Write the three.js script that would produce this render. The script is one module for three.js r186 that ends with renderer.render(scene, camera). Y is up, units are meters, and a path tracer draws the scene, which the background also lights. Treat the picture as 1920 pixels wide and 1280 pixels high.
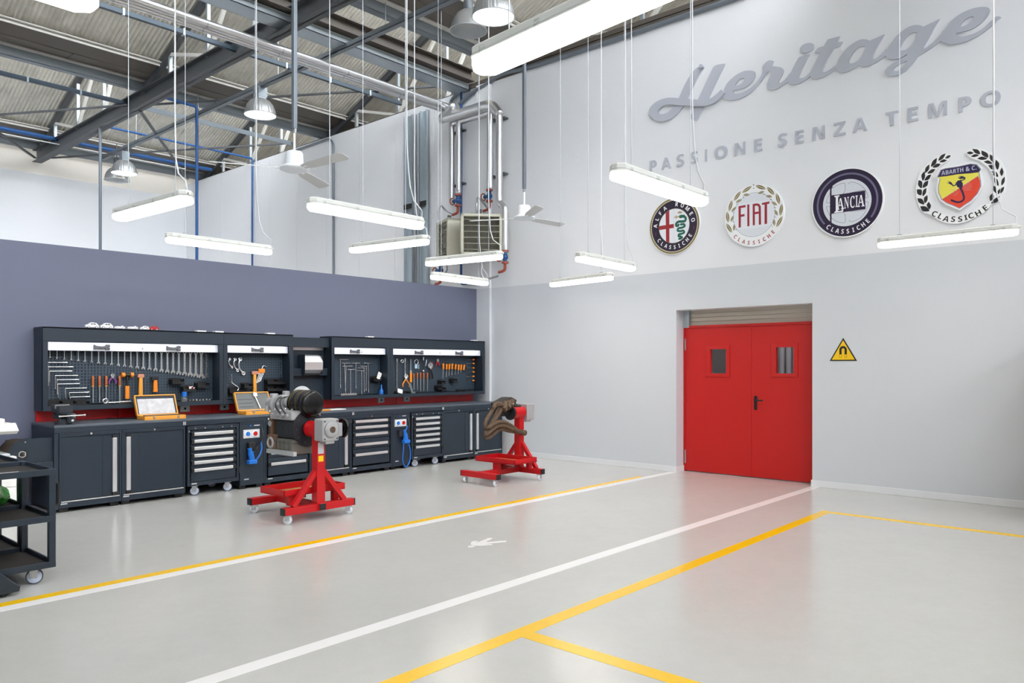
import * as THREE from 'three';
import { mergeGeometries, toCreasedNormals } from 'three/addons/utils/BufferGeometryUtils.js';
import { RoundedBoxGeometry } from 'three/addons/geometries/RoundedBoxGeometry.js';
import { TextGeometry } from 'three/addons/geometries/TextGeometry.js';
import { FontLoader } from 'three/addons/loaders/FontLoader.js';
import { RectAreaLightUniformsLib } from 'three/addons/lights/RectAreaLightUniformsLib.js';

// ---------------------------------------------------------------- camera, sky, exposure
const scene = new THREE.Scene();
const FOCAL = 1440.6, CX = 960, HORIZON = 684, EYE = 1.6, YAW = THREE.MathUtils.degToRad(48.27);
const camera = new THREE.PerspectiveCamera(2 * Math.atan(640 / FOCAL) * 180 / Math.PI, 1.5, 0.1, 200);
camera.position.set(0, EYE, 0);
camera.lookAt(Math.sin(YAW), EYE, -Math.cos(YAW));
camera.setViewOffset(1920, 1280, 0, 640 - HORIZON, 1920, 1280);
const renderer = new THREE.WebGLRenderer();
renderer.toneMapping = THREE.LinearToneMapping;
renderer.toneMappingExposure = 1.0;
renderer.shadowMap.enabled = true;
RectAreaLightUniformsLib.init();
scene.background = new THREE.Color().setRGB(0.92, 0.96, 1.0);   // bright overcast sky, seen by the room through the roof glazing
scene.backgroundIntensity = 11.5;
const TUBE_LIGHT = 13, BAY_LIGHT = 16, STRIP_LIGHT = 9;

// ---------------------------------------------------------------- helpers
const fwd = [Math.sin(YAW), -Math.cos(YAW)], rgt = [Math.cos(YAW), Math.sin(YAW)];
const ray = (u, v) => { const a = (u - CX) / FOCAL; return [fwd[0] + a * rgt[0], (HORIZON - v) / FOCAL, fwd[1] + a * rgt[1]]; };
const onX = (u, v, X) => { const q = ray(u, v), t = X / q[0]; return new THREE.Vector3(X, EYE + q[1] * t, q[2] * t); };
const onY = (u, v, Y) => { const q = ray(u, v), t = (Y - EYE) / q[1]; return new THREE.Vector3(q[0] * t, Y, q[2] * t); };
const onZ = (u, v, Z) => { const q = ray(u, v), t = Z / q[2]; return new THREE.Vector3(q[0] * t, EYE + q[1] * t, Z); };
const crop = (u0, v0, s) => (x, y) => [u0 + x / s, v0 + y / s];
const V = (x, y, z) => new THREE.Vector3(x, y, z);
function rng(seed) { let a = seed; return () => { a |= 0; a = a + 0x6D2B79F5 | 0; let t = Math.imul(a ^ a >>> 15, 1 | a); t = t + Math.imul(t ^ t >>> 7, 61 | t) ^ t; return ((t ^ t >>> 14) >>> 0) / 4294967296; }; }
function prep(g) {
  if (g.index) g = g.toNonIndexed();
  if (!g.attributes.normal) g.computeVertexNormals();
  if (!g.attributes.uv) g.setAttribute('uv', new THREE.BufferAttribute(new Float32Array(g.attributes.position.count * 2), 2));
  for (const k of Object.keys(g.attributes)) if (!['position', 'normal', 'uv'].includes(k)) g.deleteAttribute(k);
  g.clearGroups();
  return g;
}
function mg(...list) { const a = list.flat(9).map(prep); return a.length > 1 ? mergeGeometries(a) : a[0]; }
// box by extents, with a small rounding r where edges catch light
function bx(x0, x1, y0, y1, z0, z1, r = 0) {
  const w = Math.abs(x1 - x0), h = Math.abs(y1 - y0), d = Math.abs(z1 - z0);
  const g = r ? new RoundedBoxGeometry(w, h, d, 1, Math.min(r, w / 2.1, h / 2.1, d / 2.1)) : new THREE.BoxGeometry(w, h, d);
  return g.translate((x0 + x1) / 2, (y0 + y1) / 2, (z0 + z1) / 2);
}
function cyl(a, b, r, seg = 10, r2 = r) {
  const d = b.clone().sub(a), g = new THREE.CylinderGeometry(r2, r, d.length(), seg);
  g.applyQuaternion(new THREE.Quaternion().setFromUnitVectors(V(0, 1, 0), d.normalize()));
  return g.translate((a.x + b.x) / 2, (a.y + b.y) / 2, (a.z + b.z) / 2);
}
// square bar between two points
function bar(a, b, w, h = w) {
  const d = b.clone().sub(a), g = new THREE.BoxGeometry(w, h, d.length());
  const m = new THREE.Matrix4().lookAt(b, a, Math.abs(d.y) > 0.98 * d.length() ? V(1, 0, 0) : V(0, 1, 0));
  g.applyMatrix4(m);
  return g.translate((a.x + b.x) / 2, (a.y + b.y) / 2, (a.z + b.z) / 2);
}
function tube(pts, r, seg = 8, n = 0, closed = false) { return new THREE.TubeGeometry(new THREE.CatmullRomCurve3(pts, closed, 'centripetal'), n || pts.length * 6, r, seg, closed); }
// straight runs with rounded elbows
function pipe(pts, r, bend = 0.1, seg = 10) {
  const path = new THREE.CurvePath(); let at = pts[0];
  for (let i = 1; i < pts.length - 1; i++) {
    const p = pts[i], b = Math.min(bend, p.distanceTo(pts[i - 1]) * 0.45, p.distanceTo(pts[i + 1]) * 0.45);
    const a = p.clone().add(pts[i - 1].clone().sub(p).setLength(b)), c = p.clone().add(pts[i + 1].clone().sub(p).setLength(b));
    path.add(new THREE.LineCurve3(at, a)); path.add(new THREE.QuadraticBezierCurve3(a, p, c)); at = c;
  }
  path.add(new THREE.LineCurve3(at, pts[pts.length - 1]));
  const out = [];
  for (const c of path.curves) out.push(new THREE.TubeGeometry(c, c.isLineCurve3 ? 1 : 6, r, seg));
  const cap = (p) => new THREE.SphereGeometry(r, seg, 4).translate(p.x, p.y, p.z);
  out.push(cap(pts[0]), cap(pts[pts.length - 1]));
  return mg(out);
}
function lathe(profile, seg = 24) { return new THREE.LatheGeometry(profile.map(([r, y]) => new THREE.Vector2(r, y)), seg); }
function shape2(pts, holes = []) {
  const s = new THREE.Shape(pts.map(([x, y]) => new THREE.Vector2(x, y)));
  for (const h of holes) s.holes.push(new THREE.Path(h.map(([x, y]) => new THREE.Vector2(x, y))));
  return s;
}
function extr(pts, depth, bevel = 0, holes = []) {
  return new THREE.ExtrudeGeometry(Array.isArray(pts) ? shape2(pts, holes) : pts, { depth, bevelEnabled: bevel > 0, bevelSize: bevel, bevelThickness: bevel, bevelSegments: 1, curveSegments: 10 });
}
const circle = (r, n = 24, cx = 0, cy = 0) => Array.from({ length: n }, (_, i) => [cx + r * Math.cos(i / n * 2 * Math.PI), cy + r * Math.sin(i / n * 2 * Math.PI)]);
function smooth(pts, k = 3) {
  const c = new THREE.CatmullRomCurve3(pts.map(([x, y]) => V(x, y, 0)), true, 'centripetal');
  return c.getPoints(pts.length * k).slice(0, -1).map((p) => [p.x, p.y]);
}
// texture coordinates in metres, by the way each face points
function metric(g, s = 1) {
  const p = g.attributes.position, n = g.attributes.normal, u = g.attributes.uv;
  for (let i = 0; i < p.count; i++) {
    const ax = Math.abs(n.getX(i)), ay = Math.abs(n.getY(i)), az = Math.abs(n.getZ(i));
    if (ay >= ax && ay >= az) u.setXY(i, p.getX(i) * s, p.getZ(i) * s);
    else if (ax >= az) u.setXY(i, p.getZ(i) * s, p.getY(i) * s);
    else u.setXY(i, p.getX(i) * s, p.getY(i) * s);
  }
  return g;
}
const taken = {};
function numbered(name) { const n = taken[name] = (taken[name] ?? -1) + 1; return n ? `${name}_${String(n).padStart(3, '0')}` : name; }
function part(name, geos, mat, parent, label) {
  let g = mg(geos);
  if (mat.userData.metric) g = metric(g, mat.userData.metric);
  const m = new THREE.Mesh(g, mat); m.name = name; m.castShadow = m.receiveShadow = true;
  if (label) m.userData.label = label;
  parent.add(m);
  return m;
}
const parts = (name, list, mat, parent, label) => list.forEach((g) => part(name, g, mat, parent, label));   // each piece a part of its own
const ORD = ['first', 'second', 'third', 'fourth', 'fifth', 'sixth', 'seventh', 'eighth', 'ninth', 'tenth', 'eleventh', 'twelfth', 'thirteenth', 'fourteenth'];
function tag(o, label, category, group) { o.userData.label = label; o.userData.category = category; if (group) o.userData.group = group; return o; }
function thing(name, label, category, [x, y, z] = [0, 0, 0], turn = 0, group) {
  const o = new THREE.Group(); o.name = numbered(name); o.position.set(x, y, z); o.rotation.y = turn; scene.add(o);
  return tag(o, label, category, group);
}
// a thing that is one mesh; its origin goes to its base
function solo(name, label, category, geos, mat, group) {
  let g = mg(geos);
  if (mat.userData.metric) g = metric(g, mat.userData.metric);
  g.computeBoundingBox();
  const b = g.boundingBox, c = V((b.min.x + b.max.x) / 2, b.min.y, (b.min.z + b.max.z) / 2);
  g.translate(-c.x, -c.y, -c.z);
  const m = new THREE.Mesh(g, mat); m.name = numbered(name); m.position.copy(c); m.castShadow = m.receiveShadow = true; scene.add(m);
  return tag(m, label, category, group);
}
function struct(name, geos, mat, parent = scene, label) { const m = part(name, geos, mat, parent, label); if (parent === scene) m.userData.kind = 'structure'; return m; }
function structGroup(name, label) { const g = new THREE.Group(); g.name = name; g.userData.kind = 'structure'; if (label) g.userData.label = label; scene.add(g); return g; }
function dup(o, [x, y, z], turn, label) {
  const c = o.clone(); c.name = numbered(o.name.replace(/_\d{3}$/, '')); c.position.set(x, y, z); c.rotation.y = turn; scene.add(c);
  c.userData = { ...o.userData }; if (label) c.userData.label = label;
  return c;
}

// ---------------------------------------------------------------- materials
function std(color, roughness = 0.5, metalness = 0, extra = {}) { return new THREE.MeshStandardMaterial({ color, roughness, metalness, ...extra }); }
function noiseTexture(size, seed, fn) {
  const d = new Uint8Array(size * size * 4), r = rng(seed), grids = [4, 8, 16, 32, 64, 128].map((n) => ({ n, a: Float32Array.from({ length: n * n }, r) }));
  const at = ({ n, a }, x, y) => {
    const fx = x / size * n, fy = y / size * n, x0 = Math.floor(fx), y0 = Math.floor(fy), tx = fx - x0, ty = fy - y0, sx = tx * tx * (3 - 2 * tx), sy = ty * ty * (3 - 2 * ty);
    const q = (i, j) => a[((j + n) % n) * n + (i + n) % n];
    return (q(x0, y0) * (1 - sx) + q(x0 + 1, y0) * sx) * (1 - sy) + (q(x0, y0 + 1) * (1 - sx) + q(x0 + 1, y0 + 1) * sx) * sy;
  };
  for (let y = 0; y < size; y++) for (let x = 0; x < size; x++) {
    const c = fn(grids.map((g) => at(g, x, y)), r, x, y), i = (y * size + x) * 4;
    d[i] = c[0]; d[i + 1] = c[1]; d[i + 2] = c[2]; d[i + 3] = 255;
  }
  const t = new THREE.DataTexture(d, size, size); t.wrapS = t.wrapT = THREE.RepeatWrapping; t.magFilter = t.minFilter = THREE.LinearFilter; t.needsUpdate = true;
  return t;
}
const clamp = (x) => Math.max(0, Math.min(255, Math.round(x)));
const floorMap = noiseTexture(512, 3, (n, r) => { const k = 1 + (n[0] - 0.5) * 0.012 + (n[2] - 0.5) * 0.012 + (n[4] - 0.5) * 0.012 + (r() - 0.5) * 0.014; return [196 * k, 196 * k, 193 * k].map(clamp); });
floorMap.colorSpace = THREE.SRGBColorSpace;
const plasterBump = noiseTexture(256, 5, (n, r) => { const g = clamp(128 + (n[3] - 0.5) * 60 + (n[5] - 0.5) * 60 + (r() - 0.5) * 30); return [g, g, g]; });
const rustMap = noiseTexture(256, 21, (n, r) => { const t = n[2] * 0.6 + n[4] * 0.4, k = 0.8 + r() * 0.25; return t > 0.52 ? [112 * k, 88 * k, 66 * k].map(clamp) : [84 * k, 66 * k, 52 * k].map(clamp); });
rustMap.colorSpace = THREE.SRGBColorSpace;
const sheetMap = noiseTexture(256, 31, (n, r) => { const k = 0.93 + n[1] * 0.1 + (n[3] - 0.5) * 0.06 + (r() - 0.5) * 0.03; return [212 * k, 208 * k, 198 * k].map(clamp); });
sheetMap.colorSpace = THREE.SRGBColorSpace;
const sheetPaper = noiseTexture(128, 41, (n, r) => { const g = clamp(196 + (n[1] - 0.5) * 22 + (n[2] - 0.5) * 14 + (r() - 0.5) * 8); return [g, g, g + 3]; });
sheetPaper.colorSpace = THREE.SRGBColorSpace;
const metricMat = (m, s) => { m.userData.metric = s; return m; };
const M = {
  floor: metricMat(std(0xffffff, 0.19, 0, { map: floorMap }), 0.25),
  paintYellow: std(0xf5c400, 0.22), paintWhite: std(0xf0f0f0, 0.22),
  wallWhite: metricMat(std(0xe6e8ec, 0.55, 0, { bumpMap: plasterBump, bumpScale: 0.0012 }), 0.8),
  wallGrey: metricMat(std(0xd2d6dc, 0.38, 0, { bumpMap: plasterBump, bumpScale: 0.0008 }), 0.8),
  wallDark: metricMat(std(0x63677c, 0.5, 0, { bumpMap: plasterBump, bumpScale: 0.0008 }), 0.8),
  cream: std(0xe2dcd2, 0.6), skirting: std(0xe4e6ea, 0.35),
  sheet: metricMat(std(0xffffff, 0.7, 0, { map: sheetMap }), 0.5),
  gutter: std(0x6c6660, 0.7), steelDark: std(0x55585c, 0.55, 0.2), steelGrey: std(0x7d858c, 0.5, 0.3), steelPale: std(0xdcdad4, 0.55), galv: std(0xaeb8bf, 0.4, 0.6),
  steelBrown: std(0x5c554f, 0.6, 0.1), silver: std(0xd8d8da, 0.28, 0.9), blue: std(0x1d5290, 0.4), blueDark: std(0x38444f, 0.4, 0.3), conduit: std(0x7a828c, 0.4, 0.4),
  white: std(0xeeeff0, 0.4), offWhite: std(0xd9dad6, 0.45), cable: std(0xdfe1e4, 0.5), cableGrey: std(0xa7abb0, 0.5), chain: std(0xc2c7cc, 0.35, 0.7),
  bench: std(0x212c38, 0.42, 0.05), caseDark: metricMat(std(0x75756f, 0.5, 0.5, { bumpMap: plasterBump, bumpScale: 0.005 }), 6), peg: std(0x35424f, 0.5), black: std(0x17181b, 0.45), rubber: std(0x2a2b2e, 0.8), rubberGrey: std(0x5d626c, 0.7), mat: std(0x2b2826, 0.75),
  alu: std(0xe3e4e6, 0.32, 0.75), chrome: std(0xe8e9ec, 0.18, 0.95), steel: std(0xb9bcc0, 0.3, 0.85), castAlu: metricMat(std(0xb5b6b8, 0.5, 0.6, { bumpMap: plasterBump, bumpScale: 0.004 }), 6),
  red: std(0xbf0d16, 0.38), redDoor: metricMat(std(0xc00f0a, 0.5, 0, { bumpMap: plasterBump, bumpScale: 0.0006 }), 1), redPanel: std(0xd8141a, 0.35), redValve: std(0xa8503f, 0.5), blueValve: std(0x1f4f86, 0.45),
  orange: std(0xf08a1d, 0.45), orangeWood: std(0xe39434, 0.5), wood: std(0xe9a03c, 0.5), yellow: std(0xf2c500, 0.4), hammerHead: std(0xc98a72, 0.5, 0.2), purple: std(0x7d3f8e, 0.45), amber: std(0xb8663a, 0.35),
  blueBright: std(0x1a70cf, 0.4), paper: std(0xf0f0ee, 0.7), lidSheet: metricMat(std(0xffffff, 0.6, 0, { map: sheetPaper }), 3), foam: std(0x6e7272, 0.8), foamDark: std(0x3a3d46, 0.8), wheel: std(0xc9d2e6, 0.4), wheelWhite: std(0xe8ecf2, 0.4),
  iron: metricMat(std(0x3c4046, 0.5, 0.5, { bumpMap: plasterBump, bumpScale: 0.004 }), 6), rust: metricMat(std(0xffffff, 0.65, 0.25, { map: rustMap }), 4), blackGloss: std(0x141416, 0.25, 0.2),
  letter: std(0xb9bdc8, 0.5), heater: std(0xb9b7a8, 0.5, 0.2), dark: std(0x0d0d0e, 0.7), beige: std(0xbdb6aa, 0.6), fan: std(0xe9eef4, 0.4), blade: std(0xd4d6d6, 0.45),
  printer: std(0xeceae6, 0.5), printerGrey: std(0xc9cdd3, 0.5), printerBlue: std(0x3b3f78, 0.4), carton: std(0xb98a4d, 0.8),
  glow: new THREE.MeshStandardMaterial({ color: 0xffffff, emissive: 0xfffbf2, emissiveIntensity: 5, roughness: 0.5 }),
  glowBay: new THREE.MeshStandardMaterial({ color: 0xffffff, emissive: 0xffffff, emissiveIntensity: 4, roughness: 0.5 }),
  glowStrip: new THREE.MeshStandardMaterial({ color: 0xffffff, emissive: 0xf4f6ff, emissiveIntensity: 3, roughness: 0.5 }),
  glass: new THREE.MeshPhysicalMaterial({ color: 0xffffff, roughness: 0.02, transmission: 1, thickness: 0, ior: 1.5 }),
  bag: new THREE.MeshPhysicalMaterial({ color: 0x3fae3a, roughness: 0.25, transmission: 0.35, thickness: 0 }),
  clearGlass: new THREE.MeshPhysicalMaterial({ color: 0xf2f4f4, roughness: 0.15, transmission: 0.9, thickness: 0 }),
};

// ---------------------------------------------------------------- the room
const WX = 10.2, PZ = -9.93, FARZ = -21.57, NEARZ = 8.95, LEFTX = -9, OUTX = 14, WTOP = 6.75;
const DZ0 = -5.81, DZ1 = -3.79, DTOP = 2.42, DX = 10.42;      // door recess in the right wall
const floor = struct('floor', bx(LEFTX - 0.3, OUTX + 0.3, -0.2, 0, FARZ - 0.3, NEARZ + 0.3), M.floor);
{
  const line = (x0, x1, z0, z1, m, label) => part('painted_line', bx(x0, x1, 0, 0.0015, z0, z1), m, floor, label);
  line(-6, 9.45, -6.0, -5.9, M.paintYellow, 'yellow line bordering the bench area');
  line(-6, 10.18, -5.9, -5.79, M.paintWhite, 'white line beside the yellow one');
  line(-6, 10.19, -3.8, -3.69, M.paintWhite, 'single white line running to the red door');
  line(-6, 8.58, -3.075, -2.965, M.paintYellow, 'broad yellow line');
  line(8.47, 8.58, -2.965, 4, M.paintYellow, 'yellow line along the door wall');
  line(3.41, 3.52, -2.965, 4, M.paintYellow, 'yellow line branching towards the viewer');
  // walking figure, traced on the floor
  const c = crop(860, 990, 19.2);
  const poly = (pts) => { const q = pts.map(([x, y]) => { const p = onY(...c(x, y), 0); return [p.x, -p.z]; }); return extr(q, 0.0015).rotateX(-Math.PI / 2); };
  part('painted_figure', [
    poly([[320, 655], [400, 630], [520, 632], [590, 650], [540, 680], [430, 692], [340, 685]]),
    poly([[440, 600], [445, 500], [540, 462], [690, 462], [690, 495], [620, 505], [600, 530], [720, 500], [830, 450], [960, 400], [1060, 350], [1215, 350], [1200, 380], [1130, 415], [1000, 470], [1000, 500], [1240, 485], [1480, 455], [1730, 450], [1700, 490], [1480, 510], [1240, 530], [1000, 555], [860, 575], [1210, 575], [1210, 605], [960, 615], [760, 625], [560, 622]]),
  ], M.paintWhite, floor, 'white painted pedestrian figure');
}
const wallRight = structGroup('wall_right', 'tall wall, white above and pale grey below, with the red door');
part('lower_wall', [bx(WX, WX + 0.25, 0, 3, -9.6, DZ0), bx(WX, WX + 0.25, 0, 3, DZ1, NEARZ), bx(WX, WX + 0.25, DTOP, 3, DZ0, DZ1)], M.wallGrey, wallRight, 'pale grey painted lower band');
part('upper_wall', [bx(WX, WX + 0.25, 3, WTOP, -9.6, NEARZ)], M.wallWhite, wallRight, 'white upper wall');
{ // white cladding panels behind the partition, with open joints
  let z = PZ;
  struct('trim_3', [bx(WX - 0.05, WX + 0.25, 0, 3, PZ - 0.01, -9.6)], M.wallGrey, scene, 'narrow grey pilaster at the partition end'); struct('trim_4', [bx(WX - 0.05, WX + 0.25, 3, WTOP, PZ - 0.01, -9.6)], M.wallWhite, scene, 'white pilaster above the partition end');
  for (let i = 0; z > FARZ + 0.05; i++) { const z1 = Math.max(FARZ, z - 1.2); part('cladding_panel', bx(WX, WX + 0.25, 0, WTOP, z1 + 0.004, z - 0.004), M.wallWhite, wallRight); z = z1; }
}
struct('baseboard_right', [bx(WX - 0.014, WX, 0, 0.085, -9.2, DZ0, 0.004), bx(WX - 0.014, WX, 0, 0.085, DZ1, NEARZ, 0.004), bx(WX - 0.014, WX + 0.22, 0, 0.085, DZ0 - 0.002, DZ0 + 0.012), bx(WX - 0.014, WX + 0.22, 0, 0.085, DZ1 - 0.012, DZ1 + 0.002)], M.skirting);
struct('wall_partition', [bx(LEFTX, WX - 0.05, 0, 3, PZ - 0.14, PZ)], M.wallDark, scene, 'dark grey violet partition behind the workbench');
struct('wall_back', [bx(LEFTX, OUTX, 0, 7.35, FARZ - 0.25, FARZ - 0.05)], M.cream);
struct('trim_1', [bx(LEFTX, WX, 0, 6.36, FARZ - 0.05, FARZ)], M.wallWhite, scene, 'white lining on the far wall');
struct('wall_left', [bx(LEFTX - 0.25, LEFTX, 0, 10.8, FARZ - 0.25, NEARZ + 0.25)], M.wallWhite);
struct('wall_front', [bx(LEFTX, OUTX, 0, 7.4, NEARZ, NEARZ + 0.25)], M.wallWhite);
struct('wall_outer', [bx(OUTX, OUTX + 0.25, 0, 10.8, FARZ - 0.25, NEARZ + 0.25)], M.beige);
struct('wall_corridor', [bx(WX + 1.9, WX + 2.05, 0, 6.7, -9, -1), bx(WX + 0.25, WX + 2.05, 3.4, 3.5, -9, -1), bx(WX + 0.25, WX + 2.05, 0, 3.5, -9.1, -9), bx(WX + 0.25, WX + 2.05, 0, 3.5, -1, -0.9)], M.beige);

// ---------------------------------------------------------------- sawtooth roof
const PITCH = 6.07, GUTTERS = [0, 1, 2, 3, 4].map((i) => -21.4 + PITCH * i);
const EAVE_Y = 7.3, RIDGE_Y = 9.54;
function corrugated(x0, x1, z0, y0, z1, y1, wave = 0.078, amp = 0.0125) {
  const n = Math.round((x1 - x0) / wave) * 8, pos = [], idx = [], rows = 3;
  const len = Math.hypot(z1 - z0, y1 - y0), ny = (z1 - z0) / len, nz = -(y1 - y0) / len;
  for (let j = 0; j < rows; j++) for (let i = 0; i <= n; i++) {
    const t = j / (rows - 1), a = amp * Math.cos(i / 8 * 2 * Math.PI);
    pos.push(x0 + (x1 - x0) * i / n, y0 + (y1 - y0) * t + a * ny, z0 + (z1 - z0) * t + a * nz);
  }
  for (let j = 0; j < rows - 1; j++) for (let i = 0; i < n; i++) { const a = j * (n + 1) + i, b = a + n + 1; idx.push(a, b, a + 1, a + 1, b, b + 1); }
  const g = new THREE.BufferGeometry(); g.setAttribute('position', new THREE.Float32BufferAttribute(pos, 3)); g.setIndex(idx); g.computeVertexNormals();
  return g;
}
GUTTERS.forEach((zb, i) => {
  const roof = structGroup(`ceiling_${i + 1}`, 'one bay of the corrugated sawtooth roof');
  const e = zb + 0.82, r = zb + PITCH;
  part('corrugated_sheet', corrugated(LEFTX, OUTX, e - 0.06, EAVE_Y - 0.0, r, RIDGE_Y), M.sheet, roof, 'pale corrugated roofing sheet');
  part('eave_angle', [bx(LEFTX, OUTX, EAVE_Y - 0.1, EAVE_Y - 0.035, e - 0.02, e + 0.0), bx(LEFTX, OUTX, EAVE_Y - 0.05, EAVE_Y - 0.035, e - 0.02, e + 0.07)], M.steelPale, roof, 'pale steel angle under the sheet ends');
  part('gutter', [bx(LEFTX, OUTX, 7.13, 7.17, zb, zb + 0.42), plate(zb + 0.4, 7.15, e, EAVE_Y - 0.04), bx(LEFTX, OUTX, 7.17, 7.42, zb - 0.06, zb - 0.01), bx(LEFTX, OUTX, EAVE_Y - 0.05, EAVE_Y + 0.14, e - 0.1, e - 0.07), bx(LEFTX, OUTX, EAVE_Y + 0.1, EAVE_Y + 0.14, e - 0.1, e + 0.1)], M.gutter, roof, 'dark brown underside of the valley gutter');  // strips above the eave added to stop sky light leaking in
  part('gutter_seam', [-7, -5, -3, -1, 1, 3, 5, 7, 9, 11, 13].map((x) => bx(x - 0.01, x + 0.01, 7.12, 7.135, zb, zb + 0.42)), M.steelDark, roof);
  part('gutter_beam', [bx(LEFTX, OUTX, 6.94, 7.1, zb - 0.01, zb + 0.012), bx(LEFTX, OUTX, 6.935, 6.95, zb - 0.12, zb + 0.012)], M.steelGrey, roof, 'grey web of the valley beam');
  part('beam_flange', [bx(LEFTX, OUTX, 7.1, 7.125, zb - 0.1, zb + 0.1)], M.steelPale, roof, 'pale top flange');
  const glaze = [];
  for (let x = LEFTX; x < OUTX; x += 1.15) { const x1 = Math.min(OUTX, x + 1.15); part('window_pane', bx(x + 0.03, x1 - 0.03, 7.45, 9.42, r - 0.012, r - 0.006), M.glass, roof); glaze.push(bx(x - 0.03, x + 0.03, 7.42, 9.5, r - 0.04, r + 0.02)); }
  part('glazing_frame', [glaze, bx(LEFTX, OUTX, 7.4, 7.46, r - 0.04, r + 0.02), bx(LEFTX, OUTX, 9.4, 9.6, r - 0.05, r + 0.03)], M.steelGrey, roof);
  part('purlin', [1.6, 3.2, 4.7].map((k) => { const t = (k - 0.82) / (PITCH - 0.82), y = EAVE_Y + (RIDGE_Y - EAVE_Y) * t + 0.06; return bx(LEFTX, OUTX, y, y + 0.1, zb + k - 0.03, zb + k + 0.03); }), M.steelDark, roof);
});
function plate(z0, y0, z1, y1) { const g = new THREE.BoxGeometry(OUTX - LEFTX, 0.03, Math.hypot(z1 - z0, y1 - y0)); g.rotateX(-Math.atan2(y1 - y0, z1 - z0)); return g.translate((LEFTX + OUTX) / 2, (y0 + y1) / 2, (z0 + z1) / 2); }

// lattice trusses, one above the other bay line
function ibeam(a, b, h, w, t = 0.02) {
  const L = a.distanceTo(b), g = mg(new THREE.BoxGeometry(w, t, L).translate(0, h / 2 - t / 2, 0), new THREE.BoxGeometry(w, t, L).translate(0, -h / 2 + t / 2, 0), new THREE.BoxGeometry(t, h, L));
  g.applyMatrix4(new THREE.Matrix4().lookAt(b, a, V(0, 1, 0)));
  return g.translate((a.x + b.x) / 2, (a.y + b.y) / 2, (a.z + b.z) / 2);
}
function truss(x, label) {
  const t = thing('roof_truss', label, 'truss', [x, 6.62, FARZ], 0, 'roof trusses');
  const L = (y, z) => V(0, y - 6.62, z - FARZ);
  part('bottom_chord', ibeam(L(6.78, FARZ + 0.02), L(6.78, NEARZ - 0.02), 0.3, 0.2), M.steelDark, t, 'dark steel bottom chord');
  GUTTERS.forEach((zb) => {
    const slope = (RIDGE_Y - EAVE_Y) / (PITCH - 0.82), at = (k) => EAVE_Y - 0.1 + slope * (k - 0.82);
    part('rafter', [bar(L(6.93, zb + 0.1), L(at(PITCH - 0.15), zb + PITCH - 0.15), 0.09, 0.14)], M.steelDark, t, 'dark rafter under the corrugated sheet');
    part('gusset', [bx(-0.012, 0.012, 6.9 - 6.62, 7.12 - 6.62, zb - FARZ - 0.14, zb - FARZ + 0.2)], M.steelGrey, t);
    for (const [k0, k1] of [[1.15, 1.15], [2.6, 1.15], [2.6, 2.6], [2.6, 4.1], [4.1, 4.1], [4.1, 5.6], [5.6, 5.6]]) part('web_member', [bar(L(6.93, zb + k0), L(at(k1), zb + k1), 0.06, 0.06)], k0 === k1 ? M.galv : M.steelPale, t);
  });
  return t;
}
const truss1 = truss(6.4, 'dark lattice roof truss crossing above the workbench');
dup(truss1, [10.62, 6.62, FARZ], 0, 'lattice roof truss above the white emblem wall');
dup(truss1, [2.35, 6.62, FARZ], 0, 'lattice roof truss above the striped floor');
dup(truss1, [-3.6, 6.62, FARZ], 0, 'lattice roof truss over the far side of the hall');

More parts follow.
